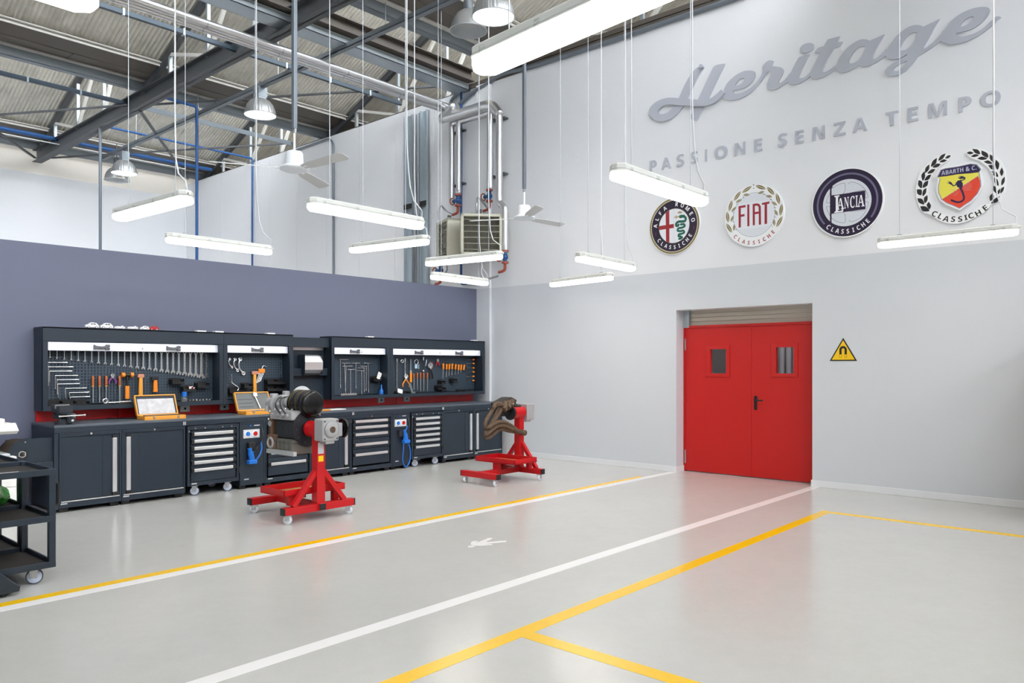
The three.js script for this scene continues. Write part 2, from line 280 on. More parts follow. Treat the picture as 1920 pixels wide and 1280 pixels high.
// ---------------------------------------------------------------- bracing and ceiling services
{
  const pt = (u, v, X) => onX(u, v, X);
  const brace = (a, b, label) => solo('brace_bar', label, 'brace', bar(a, b, 0.055, 0.03), M.steelDark, 'horizontal roof bracing');
  brace(pt(240, 199, 6.45), pt(850, 160, WX), 'long thin brace bar running to the blue pipe by the heaters');
  brace(pt(263, 208, 6.45), pt(352, 335, WX - 0.02), 'brace bar ending in the far corner of the hall');
  brace(pt(97, 296, 6.45), pt(552, 268, WX), 'low brace bar passing behind the lit dome lamp');
  brace(onX(240, 197, 6.35), onY(-30, 217, 6.9), 'brace bar crossing from the dark truss over the trolleys');
  brace(onX(66, 296, 6.35), onY(-20, 236, 6.72), 'short brace bar by the end of the truss');
  const s = onX(550, 270, WX);
  solo('strut', 'grey angle strut from truss to white cladding', 'strut', [bx(6.45, WX, s.y - 0.05, s.y + 0.05, s.z - 0.005, s.z + 0.005), bx(6.45, WX, s.y + 0.04, s.y + 0.05, s.z - 0.09, s.z)], M.steelGrey);
  // channel that carries the dome lamps
  const ch = thing('lamp_channel', 'long grey steel channel carrying the dome lamps', 'channel', [7.43, 6.66, -20.2]);
  part('channel', [bx(-0.045, 0.045, 0, 0.012, 0, 16), bx(-0.045, -0.037, 0, 0.08, 0, 16), bx(0.037, 0.045, 0, 0.08, 0, 16)], M.steelGrey, ch);
  for (const z of [2, 5, 8, 11, 14]) part('hanger_rod', cyl(V(0, 0.05, z), V(0, 1.0, z), 0.008, 6), M.galv, ch);
  // beam above the partition with its cable tray
  const b0 = onX(872, 156, WX);
  const bm = thing('beam', 'brown steel beam above the partition', 'beam', [LEFTX + 10, 6.88, -10.12]);
  part('web', [bx(0, 9.2, 0, 0.2, -0.008, 0.008)], M.steelBrown, bm); parts('flange', [bx(0, 9.2, 0.19, 0.205, -0.09, 0.09), bx(0, 9.2, -0.01, 0.005, -0.09, 0.09)], M.steelBrown, bm);
  const tray = thing('cable_tray', 'galvanised cable tray below the brown beam', 'cable tray', [1, 6.72, -10.3]);
  part('tray', [bx(0, 9.15, 0, 0.01, -0.17, 0.17), bx(0, 9.15, 0, 0.1, 0.16, 0.17), bx(0, 9.15, 0, 0.1, -0.17, -0.16)], M.galv, tray);
  part('tray_cover', bx(0, 9.15, 0.1, 0.112, 0.05, 0.17), std(0xdbe6ec, 0.35, 0.3), tray, 'pale tray cover');
  for (const x of [1, 3, 5, 7, 9]) part('hanger_rod', cyl(V(x, 0.05, 0), V(x, 0.5, 0), 0.006, 6), M.galv, tray);

  // ---- pipes along the partition line
  const P1 = onZ(300, 14.7, -10.42), P2 = onZ(300, 26.5, -10.54);
  const supply = thing('insulated_pipe', 'upper silver insulated pipe crossing under the roof', 'pipe', [0, 0, 0], 0, 'silver insulated pipes');
  part('jacket', pipe([V(-4, P1.y, P1.z), V(WX - 0.2, P1.y, P1.z)], 0.06, 0.15, 20), M.silver, supply);
  parts('band', [-2, 0, 2, 4, 5.2, 6.4, 7.6, 8.8].map((x) => cyl(V(x, P1.y, P1.z), V(x + 0.02, P1.y, P1.z), 0.062, 20)), M.steel, supply);
  const ret = thing('insulated_pipe', 'lower silver insulated pipe crossing under the roof', 'pipe', [0, 0, 0], 0, 'silver insulated pipes');
  part('jacket', pipe([V(-4, P2.y, P2.z), V(WX - 0.15, P2.y, P2.z)], 0.05, 0.15, 20), M.silver, ret);
  parts('band', [-2, 0, 2, 4, 5.2, 6.4, 7.6, 8.8].map((x) => cyl(V(x, P2.y, P2.z), V(x + 0.02, P2.y, P2.z), 0.052, 20)), M.steel, ret);
  // manifold on the wall: headers and droppers
  const X1 = WX - 0.14, X2 = WX - 0.3;
  const a = onX(836, 221, X2), b = onX(921, 210, X2), c = onX(936, 240, X2), d = onX(936, 381, X2), e = onX(947, 389, X2), f = onX(947, 468, X2);
  const man = thing('pipe_manifold', 'silver pipe loop dropping to the heater valves', 'pipe', [0, 0, 0]);
  part('header', [pipe([V(X2, P1.y - 0.02, P1.z + 0.1), V(X2, a.y, a.z - 0.1)], 0.09, 0.1, 16), pipe([V(X2, a.y, a.z), V(X2, a.y, b.z), V(X2, a.y - 0.2, c.z)], 0.085, 0.16, 16), pipe([V(X1 + 0.03, a.y - 0.06, a.z), V(X1 + 0.03, a.y - 0.06, b.z - 0.06)], 0.06, 0.1, 14)], M.silver, man);
  part('dropper', pipe([V(X2, a.y - 0.18, c.z), V(X2, d.y, c.z), V(X2, e.y, f.z), V(X2, f.y, f.z)], 0.062, 0.08, 14), M.silver, man);
  const drop = (u, v0, v1, X, r) => { const p = onX(u, v0, X), q = onX(u, v1, X); part('dropper', pipe([p, V(X, q.y, p.z)], r, 0.05, 14), M.silver, man); return V(X, q.y, p.z); };
  const q1 = drop(847, 232, 375, X1, 0.052), q2 = drop(860, 230, 361, X1, 0.05), q3 = drop(919, 215, 352, X1, 0.055);
  for (const [u, v] of [[851, 250], [866, 244], [851, 349], [866, 344], [926, 226], [944, 222], [926, 332], [944, 326]]) { const p = onX(u, v, WX - 0.06); part('pipe_clip', bx(WX - 0.12, WX, p.y - 0.015, p.y + 0.015, p.z - 0.06, p.z + 0.06), M.steelDark, man); }
  // valves
  const valve = (p, side, label) => {
    const t = thing('gate_valve', label, 'valve', [p.x, p.y - 0.3, p.z], 0, 'blue heating valves');
    part('valve_body', [new THREE.SphereGeometry(0.055, 12, 8).translate(0, 0.15, 0), cyl(V(0, 0.06, 0), V(0, 0.26, 0), 0.035, 12), cyl(V(0, 0.15, 0), V(0, 0.15, side * 0.13), 0.03, 10)], M.blueValve, t, 'blue valve body');
    parts('flange', [cyl(V(0, 0.04, 0), V(0, 0.07, 0), 0.062, 14), cyl(V(0, 0.24, 0), V(0, 0.27, 0), 0.062, 14)], M.redValve, t);
    part('handwheel', new THREE.TorusGeometry(0.06, 0.012, 8, 18).translate(0, 0.15, side * 0.15), M.redValve, t, 'rust red handwheel');
    part('cone', cyl(V(0, 0.27, 0), V(0, 0.34, 0), 0.03, 10, 0.045), M.steel, t);
    part('elbow', pipe([V(0, 0.05, 0), V(0, -0.08, 0), V(0, -0.1, side * 0.14)], 0.026, 0.08, 8), M.redValve, t, 'rust red elbow');
    return V(p.x, p.y - 0.4, p.z + side * 0.14);
  };
  const e1 = valve(V(q2.x - 0.02, q2.y, q2.z), -1, 'blue valve with red handwheel above the turned heater');
  const e2 = valve(V(q3.x - 0.02, q3.y, q3.z), -1, 'blue valve with red handwheel above the square heater');
  const e3 = valve(V(f.x, f.y + 0.02, f.z), -1, 'blue valve with red handwheel below the square heater');
  const lowValve = onX(826, 512, WX - 0.35);
  const e4 = valve(V(lowValve.x, lowValve.y + 0.2, lowValve.z), -1, 'valve hanging under the turned heater');
  // unit heaters
  const heater = (p, turn, label, w, h, dpt) => {
    const t = thing('unit_heater', label, 'heater', [p.x, p.y, p.z], turn, 'unit heaters');
    const rim = 0.05;
    part('casing', [bx(-w / 2, w / 2, 0, h, -dpt, -dpt + 0.02), bx(-w / 2, -w / 2 + rim, 0, h, -dpt, 0, 0.006), bx(w / 2 - rim, w / 2, 0, h, -dpt, 0, 0.006), bx(-w / 2, w / 2, 0, rim, -dpt, 0, 0.006), bx(-w / 2, w / 2, h - rim, h, -dpt, 0, 0.006)], M.heater, t, 'grey beige sheet casing');
    const fins = []; for (let x = -w / 2 + rim + 0.01; x < w / 2 - rim; x += 0.017) fins.push(bx(x, x + 0.003, rim, h - rim, -dpt + 0.02, -dpt + 0.2));
    part('fin_pack', fins, M.heater, t, 'finned heating coil').userData.kind = 'stuff';
    for (let i = 0; i < 6; i++) { const y = rim + (h - 2 * rim) * (i + 0.5) / 6; part('louvre', new THREE.BoxGeometry(w - 2 * rim, 0.005, 0.045).rotateX(0.12).translate(0, y, -0.025), M.heater, t); }
    part('bracket', [bx(-0.18, 0.18, h, h + 0.02, -dpt * 0.7, -dpt * 0.3), bx(-0.02, 0.02, h, h + 0.1, -dpt * 0.6, -dpt * 0.4)], M.steelDark, t);
    return t;
  };
  const h1 = onX(903, 478, WX - 0.62), h2 = onX(828, 487, WX - 0.62);
  heater(V(h1.x, h1.y, h1.z), -0.72, 'square grey unit heater facing the floor area, louvres open', 0.72, 0.72, 0.3);
  heater(V(h2.x, h2.y, h2.z), -1.98, 'grey unit heater turned sideways beside the steel channels', 0.62, 0.72, 0.3);
  const hose = (pts, label) => solo('flexible_hose', label, 'hose', tube(pts, 0.018, 8), M.steel, 'braided heater hoses');
  const hp = (u, v, X) => onX(u, v, X);
  hose([hp(822, 412, WX - 0.55), hp(822, 395, WX - 0.5), hp(827, 386, WX - 0.42), hp(836, 394, WX - 0.3), hp(848, 400, WX - 0.2)], 'braided hose arching over the turned heater');
  hose([hp(894, 402, WX - 0.5), hp(894, 380, WX - 0.5), hp(896, 370, WX - 0.4), hp(903, 376, WX - 0.3), hp(912, 388, WX - 0.18)], 'braided hose arching above the square heater');
  hose([hp(903, 496, WX - 0.45), hp(903, 515, WX - 0.45), hp(910, 524, WX - 0.4), hp(922, 521, WX - 0.35), hp(934, 517, WX - 0.31)], 'braided hose sagging below the square heater');
  hose([hp(836, 490, WX - 0.5), hp(838, 505, WX - 0.45), hp(832, 514, WX - 0.4), hp(826, 520, WX - 0.36)], 'braided hose under the turned heater');

  // ---- blue compressed-air pipes
  const air = (pts, r, label, bend = 0.06) => { const t = thing('air_pipe', label, 'pipe', [0, 0, 0], 0, 'blue compressed-air pipes'); part('pipe', pipe(pts, r, bend, 8), M.blue, t); return t; };
  const t0 = onZ(430, 0, -10.7), w0 = onX(862, 166, WX - 0.05), w1 = onX(866, 533, WX - 0.04), w2 = onX(891, 540, WX - 0.04);
  air([V(-3, t0.y, t0.z), V(WX - 0.06, t0.y, t0.z), V(WX - 0.06, t0.y - 0.05, w1.z), V(WX - 0.06, w1.y, w1.z), V(WX - 0.06, w1.y, w2.z)], 0.022, 'thin blue air pipe dropping beside the heaters');
  const f0 = onX(395, 318, WX - 0.05);
  air([V(-4, f0.y, f0.z), V(WX - 0.05, f0.y, f0.z)], 0.05, 'thick blue air pipe along the far wall');
  air([V(-4, f0.y + 0.11, f0.z - 0.08), V(4.9, f0.y + 0.11, f0.z - 0.08), V(4.9, f0.y - 0.5, f0.z - 0.08)], 0.022, 'thin blue air pipe above the thick one');
  const g0 = onX(369, 200, 7.2);
  air([V(6.42, g0.y + 0.02, g0.z), V(7.2, g0.y, g0.z), V(7.2, 2.6, g0.z)], 0.03, 'blue drop pipe hanging in front of the far cladding');
  const k0 = onX(473, 297, WX - 0.06);
  air([V(6.42, k0.y, k0.z), V(WX - 0.06, k0.y, k0.z), V(WX - 0.06, 2.2, k0.z)], 0.025, 'blue drop pipe clipped to the white cladding');
  solo('conduit', 'thin white conduit under the thick blue pipe', 'conduit', pipe([V(-4, f0.y - 0.14, f0.z + 0.1), V(9.4, f0.y - 0.14, f0.z + 0.1)], 0.014, 0.05, 6), M.cable);
  // lighting busbars
  const bus = (p, x0, x1, label) => { const t = thing('busbar', label, 'busbar', [0, 0, 0], 0, 'lighting busbars'); part('rail', bx(x0, x1, p.y - 0.04, p.y + 0.04, p.z - 0.03, p.z + 0.03, 0.008), M.blueDark, t); for (let x = Math.ceil(x0) + 0.4; x < x1; x += 0.9) part('clip', bx(x, x + 0.03, p.y - 0.05, p.y + 0.05, p.z - 0.04, p.z + 0.04), M.galv, t); return t; };
  const bA = onX(745, 192, WX - 0.4), bB = onX(240, 195, 6.4);
  bus(bA, -3, WX - 0.3, 'dark blue grey lighting busbar below the silver pipes');
  bus(bB, -3, 6.4, 'dark blue lighting busbar ending at the truss');
  // steel channels up the wall
  for (const [u0, u1, label] of [[765, 780, 'broad galvanised steel channel up the white cladding'], [795, 807, 'galvanised steel channel next to the heaters']]) {
    const p = onX(u0, 300, WX), q = onX(u1, 300, WX);
    const t = thing('steel_channel', label, 'channel', [WX, 0, (p.z + q.z) / 2], 0, 'galvanised wall channels'); const w = q.z - p.z;
    part('back', bx(-0.05, -0.04, 2, 6.6, -w / 2, w / 2), M.galv, t); part('lip', [bx(-0.11, -0.04, 2, 6.6, -w / 2, -w / 2 + 0.012), bx(-0.11, -0.04, 2, 6.6, w / 2 - 0.012, w / 2), bx(-0.04, 0, 2, 6.6, -0.02, 0.02)], M.galv, t);
    part('label_plate', bx(-0.112, -0.108, 4.72, 4.82, -w / 2, w / 2), M.dark, t);
  }
  { const p = onX(787, 300, WX - 0.03); solo('conduit', 'grey conduit between the two steel channels', 'conduit', [cyl(V(WX - 0.03, 2, p.z), V(WX - 0.03, 6.6, p.z), 0.022, 8), cyl(V(WX - 0.03, 2, p.z - 0.1), V(WX - 0.03, 6.6, p.z - 0.1), 0.014, 8)], M.conduit); }
  { const p = onX(552, 282, WX - 0.03), q = onX(610, 266, WX - 0.03), r = onX(625, 276, WX - 0.03); solo('conduit', 'grey conduit bending down the cladding behind the fan', 'conduit', pipe([V(p.x, p.y, p.z), V(q.x, p.y, r.z), V(q.x, 2, r.z)], 0.025, 0.25, 8), M.conduit); }
  { const p = onX(188, 300, 6.35); solo('pole', 'thin grey pole hanging from the truss behind the partition', 'pole', cyl(V(6.35, 2.5, p.z), V(6.35, 6.65, p.z), 0.03, 10), M.conduit); }
  { // cables sagging along the top of the emblem wall
    const pts = [onX(862, 196, WX - 0.05), onX(882, 176, WX - 0.04), onX(910, 160, WX - 0.04), onX(935, 142, WX - 0.03), onX(1000, 124, WX - 0.03), onX(1130, 82, WX - 0.03), onX(1400, -10, WX - 0.03)];
    solo('cable_bundle', 'grey cable bundle along the top of the emblem wall', 'cable', tube(pts, 0.04, 8), M.conduit);
    solo('cable_bundle', 'bent grey conduit loop beside the silver pipes', 'cable', tube([onX(842, 225, WX - 0.04), onX(846, 190, WX - 0.04), onX(858, 176, WX - 0.04), onX(880, 168, WX - 0.04)], 0.03, 8), M.conduit);
    solo('edge_rail', 'dark steel rail capping the emblem wall', 'rail', [bx(WX - 0.02, WX + 0.25, WTOP, WTOP + 0.09, -10.2, NEARZ), bx(WX - 0.03, WX + 0.02, WTOP + 0.1, WTOP + 0.17, -9.4, NEARZ)], M.steelBrown);
  }
}

// ---------------------------------------------------------------- fluorescent lamps on chains
const lampKit = (() => {
  const t = new THREE.Group(); const L = 1.27, W = 0.135;
  const hull = (len, w, y0, y1, c, end) => { // long body whose ends taper in plan
    const s = [[-len / 2, -w / 2 + end], [-len / 2 + end, -w / 2], [len / 2 - end, -w / 2], [len / 2, -w / 2 + end], [len / 2, w / 2 - end], [len / 2 - end, w / 2], [-len / 2 + end, w / 2], [-len / 2, w / 2 - end]];
    return extr(s, y1 - y0 - 2 * c, c).rotateX(-Math.PI / 2).translate(0, y0 + c, 0);
  };
  part('housing', [hull(L - 0.03, W - 0.03, 0.045, 0.095, 0.012, 0.035), hull(L - 0.01, W, 0.04, 0.05, 0.003, 0.04)], M.offWhite, t, 'grey white plastic housing');
  part('diffuser', hull(L - 0.04, W - 0.02, -0.012, 0.045, 0.014, 0.04), M.glow, t, 'glowing diffuser');
  const clips = []; for (const x of [-0.52, -0.18, 0.18, 0.52]) for (const s of [-1, 1]) clips.push(bx(x - 0.014, x + 0.014, 0.02, 0.07, s * W / 2 - 0.006, s * W / 2 + 0.006, 0.003));
  parts('clip', clips, M.clearGlass, t);
  part('cable_gland', [cyl(V(L / 2 - 0.02, 0.065, 0), V(L / 2 + 0.02, 0.065, 0), 0.012, 8)], M.offWhite, t);
  for (const x of [-0.42, 0.42]) part('bracket', [bx(x - 0.02, x + 0.02, 0.09, 0.112, -0.012, 0.012)], M.steel, t);
  return t;
})();
function tubeLamp(a, b, h, label, first) {
  const p = onY(a[0], a[1], h), q = onY(b[0], b[1], h), c = p.clone().add(q).multiplyScalar(0.5);
  placeLamp(c, Math.atan2(-(q.z - p.z), q.x - p.x), h, label, first);
}
function placeLamp(c, turn, h, label, off) {
  const t = thing('tube_lamp', label, 'lamp', [c.x, h, c.z], turn, off ? 'unseen tube lamps lighting the near part of the hall' : 'hanging tube lamps');
  for (const m of lampKit.children) t.add(m.clone());
  const top = 6.936 - h;
  const own = [];
  for (const x of [-0.42, 0.42]) own.push(cyl(V(x, 0.1, 0), V(x, top, 0), 0.0035, 6));
  parts('chain', own, M.chain, t);
  part('power_cable', [tube([V(0.62, 0.065, 0), V(0.66, 0.12, 0.01), V(0.5, 0.25, 0.02), V(0.44, 0.6, 0.012), V(0.43, 1.6, 0.01), V(0.43, top, 0.01)], 0.006, 6, 30)], M.cable, t);
  const light = new THREE.RectAreaLight(0xfff4e6, TUBE_LIGHT, 1.18, 0.11); light.position.set(0, -0.016, 0); light.rotation.x = -Math.PI / 2; t.add(light);
}
for (const [a, b, h, label] of [
  [[222, 412], [352, 378], 2.92, 'hanging tube lamp above the vise end of the bench'],
  [[312, 452], [508, 476], 2.92, 'hanging tube lamp over the open wooden cases'],
  [[578, 390], [792, 428], 2.9, 'hanging tube lamp in front of the nearer ceiling fan'],
  [[662, 472], [798, 456], 3.0, 'hanging tube lamp beside the steel channels'],
  [[802, 497], [938, 484], 2.96, 'hanging tube lamp across the front of the heaters'],
  [[808, 521], [914, 534], 2.89, 'hanging tube lamp just below the heaters'],
  [[1150, 330], [1320, 385], 2.88, 'hanging tube lamp partly covering the serpent emblem'],
  [[1078, 486], [1191, 508], 2.8, 'tube lamp hanging before the pale grey wall, nearer the door'],
  [[1027, 537], [1155, 522], 2.79, 'tube lamp hanging lowest before the pale grey wall, nearer the corner'],
  [[1640, 464], [1918, 437], 2.85, 'hanging tube lamp below the scorpion shield'],
]) tubeLamp(a, b, h, label);
{
  const e = onY(852, 120, 2.9); placeLamp(V(e.x + 0.075, 0, e.z + 0.63), Math.PI / 2 - 0.1 + Math.PI, 2.9, 'tube lamp hanging in front of the unlit dome lamp');
  const f = onY(176, 16, 2.9); placeLamp(V(f.x - 0.62, 0, f.z - 0.0), 0.0, 2.9, 'tube lamp hanging over the open floor before the trolleys');
  for (const [x, z, r] of [[5.4, 1.4, 0], [1.2, 1.6, 1.57], [6.6, 3.4, 1.57], [-2, -4.5, 1.57], [-2, 0, 0], [-4, -8, 0], [3, 4.5, 0]]) placeLamp(V(x, 0, z), r, 2.9, 'unseen tube lamp hung to light the near part of the hall', true);  // all out of view, placed to light the foreground
}

// ---------------------------------------------------------------- dome lamps
function domeLamp([x, y, z], label, lit = true) {
  const hang = lit ? 0.62 : 6.936 - y;
  const t = thing('dome_lamp', label, 'lamp', [x, y, z], 0, lit ? 'lit dome lamps' : 'unlit dome lamps');
  const prof = [[0.28, 0], [0.276, 0.03], [0.26, 0.1], [0.228, 0.18], [0.175, 0.25], [0.11, 0.295], [0.07, 0.3]], n = 96;
  const g = new THREE.LatheGeometry(prof.map(([r, h]) => new THREE.Vector2(r, h)), n), p = g.attributes.position;
  if (lit) for (let i = 0; i < p.count; i++) { const a = Math.atan2(p.getZ(i), p.getX(i)), h = p.getY(i), k = 1 + (h > 0.02 && h < 0.28 ? 0.025 * Math.cos(a * 32) : 0); p.setX(i, p.getX(i) * k); p.setZ(i, p.getZ(i) * k); }
  g.computeVertexNormals();
  part('reflector', [g, new THREE.TorusGeometry(0.28, 0.008, 6, 48).rotateX(Math.PI / 2)], std(0xc9ccd0, 0.35, 0.7), t, lit ? 'ribbed aluminium reflector' : 'smooth grey reflector');
  if (lit) {
    part('lamp_glass', new THREE.CircleGeometry(0.272, 40).rotateX(Math.PI / 2).translate(0, 0.006, 0), M.glowBay, t, 'glowing glass');
    const s = new THREE.SpotLight(0xfff6ea, BAY_LIGHT, 0, 1.25, 0.6, 2); s.position.set(0, -0.02, 0); s.target.position.set(0, -3, 0); s.castShadow = true; s.shadow.radius = 26; t.add(s, s.target);
    const fins = []; for (let i = 0; i < 9; i++) fins.push(bx(-0.09, 0.09, 0.325 + i * 0.02, 0.335 + i * 0.02, -0.09, 0.09));
    part('ballast', [bx(-0.075, 0.075, 0.3, 0.51, -0.075, 0.075), fins], M.galv, t, 'finned ballast housing');
  } else {
    part('lamp_glass', lathe([[0.27, 0.0], [0.2, -0.03], [0, -0.05]], 32), M.clearGlass, t, 'clear glass bowl');
    part('ballast', [cyl(V(0, 0.29, 0), V(0, 0.44, 0), 0.075, 16)], M.steelGrey, t);
    part('warning_label', bx(-0.05, 0.05, 0.02, 0.05, 0.262, 0.272), M.yellow, t);
  }
  part('hook', [cyl(V(0, 0.42, 0), V(0, hang, 0), 0.012, 8), bx(-0.06, 0.06, 0.46, 0.5, -0.03, 0.03)], M.steelDark, t);
  return t;
}
{
  const a = onX(488, 216, 7.43), b = onX(233, 325, 7.43), c = onX(925, 32, 7.43);
  domeLamp([a.x, a.y, a.z], 'lit dome lamp hanging before the dark gutter'); domeLamp([b.x, b.y, b.z], 'lit dome lamp near the far wall'); domeLamp([c.x, c.y, c.z], 'lit dome lamp beside the unlit dome lamp');
  domeLamp([7.43, a.y, -1.6], 'unseen dome lamp lighting the striped floor');  // out of view, lights the near striped floor
  const u = onX(878, 58, 8.2), w = onX(219, 338, 7.5); domeLamp([u.x, u.y, u.z], 'unlit dome lamp with a yellow sticker', false); domeLamp([w.x, w.y, w.z], 'unlit dome lamp behind the lit one near the far wall', false);
}
// ---------------------------------------------------------------- ceiling fans
function ceilingFan([x, y, z], turn, label) {
  const t = thing('overhead_fan', label, 'fan', [x, y, z], turn, 'white ceiling fans');
  part('motor', [lathe([[0, -0.03], [0.12, -0.03], [0.165, -0.01], [0.165, 0.012], [0.13, 0.03], [0.1, 0.045], [0.095, 0.17], [0.08, 0.19], [0.02, 0.2]], 32)], M.fan, t, 'white motor housing');
  part('down_rod', [cyl(V(0, 0.18, 0), V(0, 0.42, 0), 0.013, 8)], M.white, t); part('shackle', [bx(-0.02, 0.02, 0.4, 0.47, -0.012, 0.012)], M.steel, t);
  part('pole', [bx(-0.024, 0.024, 0.45, 6.7 - y, -0.024, 0.024, 0.004)], M.conduit, t, 'grey channel pole');
  for (let i = 0; i < 3; i++) {
    const a = i * 2 * Math.PI / 3;
    part('blade', extr([[0.14, -0.035], [0.3, -0.065], [0.86, -0.075], [0.9, -0.04], [0.9, 0.04], [0.86, 0.07], [0.3, 0.06], [0.14, 0.035]], 0.006).rotateX(Math.PI / 2 - 0.28).rotateY(a), M.blade, t);
    part('blade_arm', bx(0.1, 0.22, -0.01, 0.0, -0.02, 0.02).rotateY(a), M.fan, t);
  }
  return t;
}
{
  const d1 = 8.7, d2 = 12.0, at = (u, d) => { const q = ray(u, 684); return [q[0] * d, q[2] * d]; };
  const [x1, z1] = at(552, d1), [x2, z2] = at(983, d2);
  ceilingFan([x1, EYE + (684 - 316) * d1 / FOCAL, z1], -1.52, 'white ceiling fan hanging before the white cladding');
  ceilingFan([x2, EYE + (684 - 408) * d2 / FOCAL, z2], -0.08, 'white ceiling fan hanging beside the heaters');
}

// ---------------------------------------------------------------- lettering on the emblem wall
const font = await new FontLoader().loadAsync('fonts/droid/droid_sans_bold.typeface.json');
// photo point -> place on the wall: z runs to the right as one faces the wall
const onWall = (c, x, y) => { const p = onX(...c(x, y), WX); return [p.z, p.y]; };
const wallExtrude = (pts, depth, holes = [], lift = 0) => extr(pts, depth, 0, holes).rotateY(-Math.PI / 2).translate(WX - lift, 0, 0);
{
  const A = crop(1210, 100, 8), B = crop(1400, 50, 8), C = crop(1630, 0, 7.385);
  const t = thing('script_lettering', 'large grey raised script word Heritage on the white wall', 'lettering', [WX, 0, 0]);
  let n = 0;
  const glyph = (c, outer, holes = [], k = 3) => {
    const f = (a) => (k ? smooth(a.map(([x, y]) => onWall(c, x, y)), k) : a.map(([x, y]) => onWall(c, x, y)));
    const g = wallExtrude(f(outer), 0.018 + 0.0004 * n++, holes.map(f));
    return g.translate(-WX, 0, 0);
  };
  const stroke = (c, pts) => { // a brush stroke: centre line with its width
    const q = pts.map(([x, y, w]) => V(x, y, w)), s = new THREE.CatmullRomCurve3(q, false, 'centripetal').getPoints(pts.length * 5), l = [], r = [];
    s.forEach((p, i) => { const a = s[Math.max(0, i - 1)], b = s[Math.min(s.length - 1, i + 1)], dx = b.x - a.x, dy = b.y - a.y, d = Math.hypot(dx, dy) || 1; l.push([p.x - dy / d * p.z / 2, p.y + dx / d * p.z / 2]); r.push([p.x + dy / d * p.z / 2, p.y - dx / d * p.z / 2]); });
    const out = []; // as quads, so that a stroke may cross itself
    for (let i = 0; i < l.length - 1; i++) out.push(glyph(c, [l[i], l[i + 1], r[i + 1], r[i]], [], 0));
    const e = s[0]; out.push(glyph(c, circle(e.z / 2, 16, e.x, e.y), [], 0));
    n = Math.round(n / out.length); return out;
  };
  part('letter', [stroke(A, [[862, 205, 58], [800, 268, 95], [720, 385, 118], [640, 545, 128], [570, 700, 124], [470, 850, 110], [370, 940, 105], [255, 972, 106], [170, 945, 118], [135, 880, 130], [185, 802, 110], [270, 748, 100], [380, 725, 100], [520, 735, 105], [660, 745, 100], [800, 755, 100], [930, 750, 95], [1030, 720, 85], [1110, 660, 75], [1190, 580, 66]]),
    glyph(A, [[1022, 220], [1050, 190], [1100, 172], [1200, 158], [1195, 185], [945, 700], [885, 820], [800, 990], [770, 1018], [735, 1008], [690, 990], [678, 965], [740, 800], [800, 690]], [], 0)], M.letter, t);
  part('letter', glyph(A, [[1658, 320], [1645, 280], [1600, 264], [1500, 268], [1400, 310], [1300, 385], [1230, 460], [1195, 530], [1175, 590], [1170, 660], [1200, 690], [1290, 705], [1400, 690], [1520, 640], [1640, 550], [1740, 430], [1800, 340], [1850, 280], [1790, 255], [1740, 350], [1680, 430], [1600, 510], [1500, 575], [1420, 605], [1340, 605], [1325, 590], [1330, 565], [1400, 550], [1500, 520], [1590, 450], [1645, 380]], [[[1500, 375], [1440, 385], [1390, 430], [1362, 475], [1368, 490], [1430, 470], [1475, 430]]]), M.letter, t);
  part('letter', glyph(B, [[410, 522], [345, 512], [295, 540], [250, 595], [242, 635], [262, 690], [310, 690], [345, 678], [378, 695], [376, 730], [338, 805], [312, 875], [318, 920], [350, 947], [405, 950], [470, 932], [545, 885], [625, 838], [700, 760], [660, 700], [620, 752], [560, 818], [510, 852], [488, 850], [490, 820], [530, 745], [558, 680], [552, 640], [512, 612], [440, 602], [385, 588], [398, 548]], [], 2), M.letter, t);
  part('letter', [glyph(B, [[955, 422], [800, 462], [775, 490], [700, 630], [640, 760], [622, 815], [640, 855], [690, 875], [760, 870], [850, 830], [960, 750], [1010, 680], [960, 690], [890, 755], [820, 778], [795, 772], [798, 740], [850, 620], [930, 460]], [], 2),
    glyph(B, Array.from({ length: 20 }, (_, i) => { const a = i / 20 * 2 * Math.PI, x = 112 * Math.cos(a), y = 66 * Math.sin(a); return [914 + x * 0.94 + y * 0.34, 322 - x * 0.34 + y * 0.94]; }), [], 0)], M.letter, t);
  part('letter', glyph(B, [[1408, 150], [1225, 195], [1205, 225], [1165, 298], [1080, 322], [1055, 350], [1030, 400], [1110, 400], [1060, 500], [1000, 620], [955, 700], [960, 755], [990, 785], [1060, 790], [1150, 765], [1250, 710], [1350, 640], [1400, 560], [1360, 575], [1260, 650], [1190, 685], [1150, 688], [1142, 660], [1180, 570], [1310, 335], [1405, 300], [1448, 232], [1368, 240]], [], 0), M.letter, t);
  part('letter', [glyph(B, [[1850, 222], [1780, 195], [1700, 205], [1620, 245], [1530, 310], [1440, 420], [1380, 520], [1350, 600], [1362, 655], [1415, 690], [1490, 688], [1570, 655], [1700, 582], [1800, 500], [1850, 380]], [[[1750, 300], [1785, 310], [1780, 350], [1740, 430], [1680, 510], [1610, 550], [1560, 558], [1545, 540], [1560, 480], [1610, 390], [1680, 325]]]),
    glyph(B, [[2076, 120], [1960, 170], [1840, 223], [1800, 300], [1745, 430], [1690, 560], [1705, 592], [1735, 606], [1800, 605], [1850, 590], [1930, 555], [2085, 455], [2130, 390], [2105, 337], [2010, 440], [1940, 490], [1900, 495], [1893, 470], [1940, 360]], [], 0)], M.letter, t);
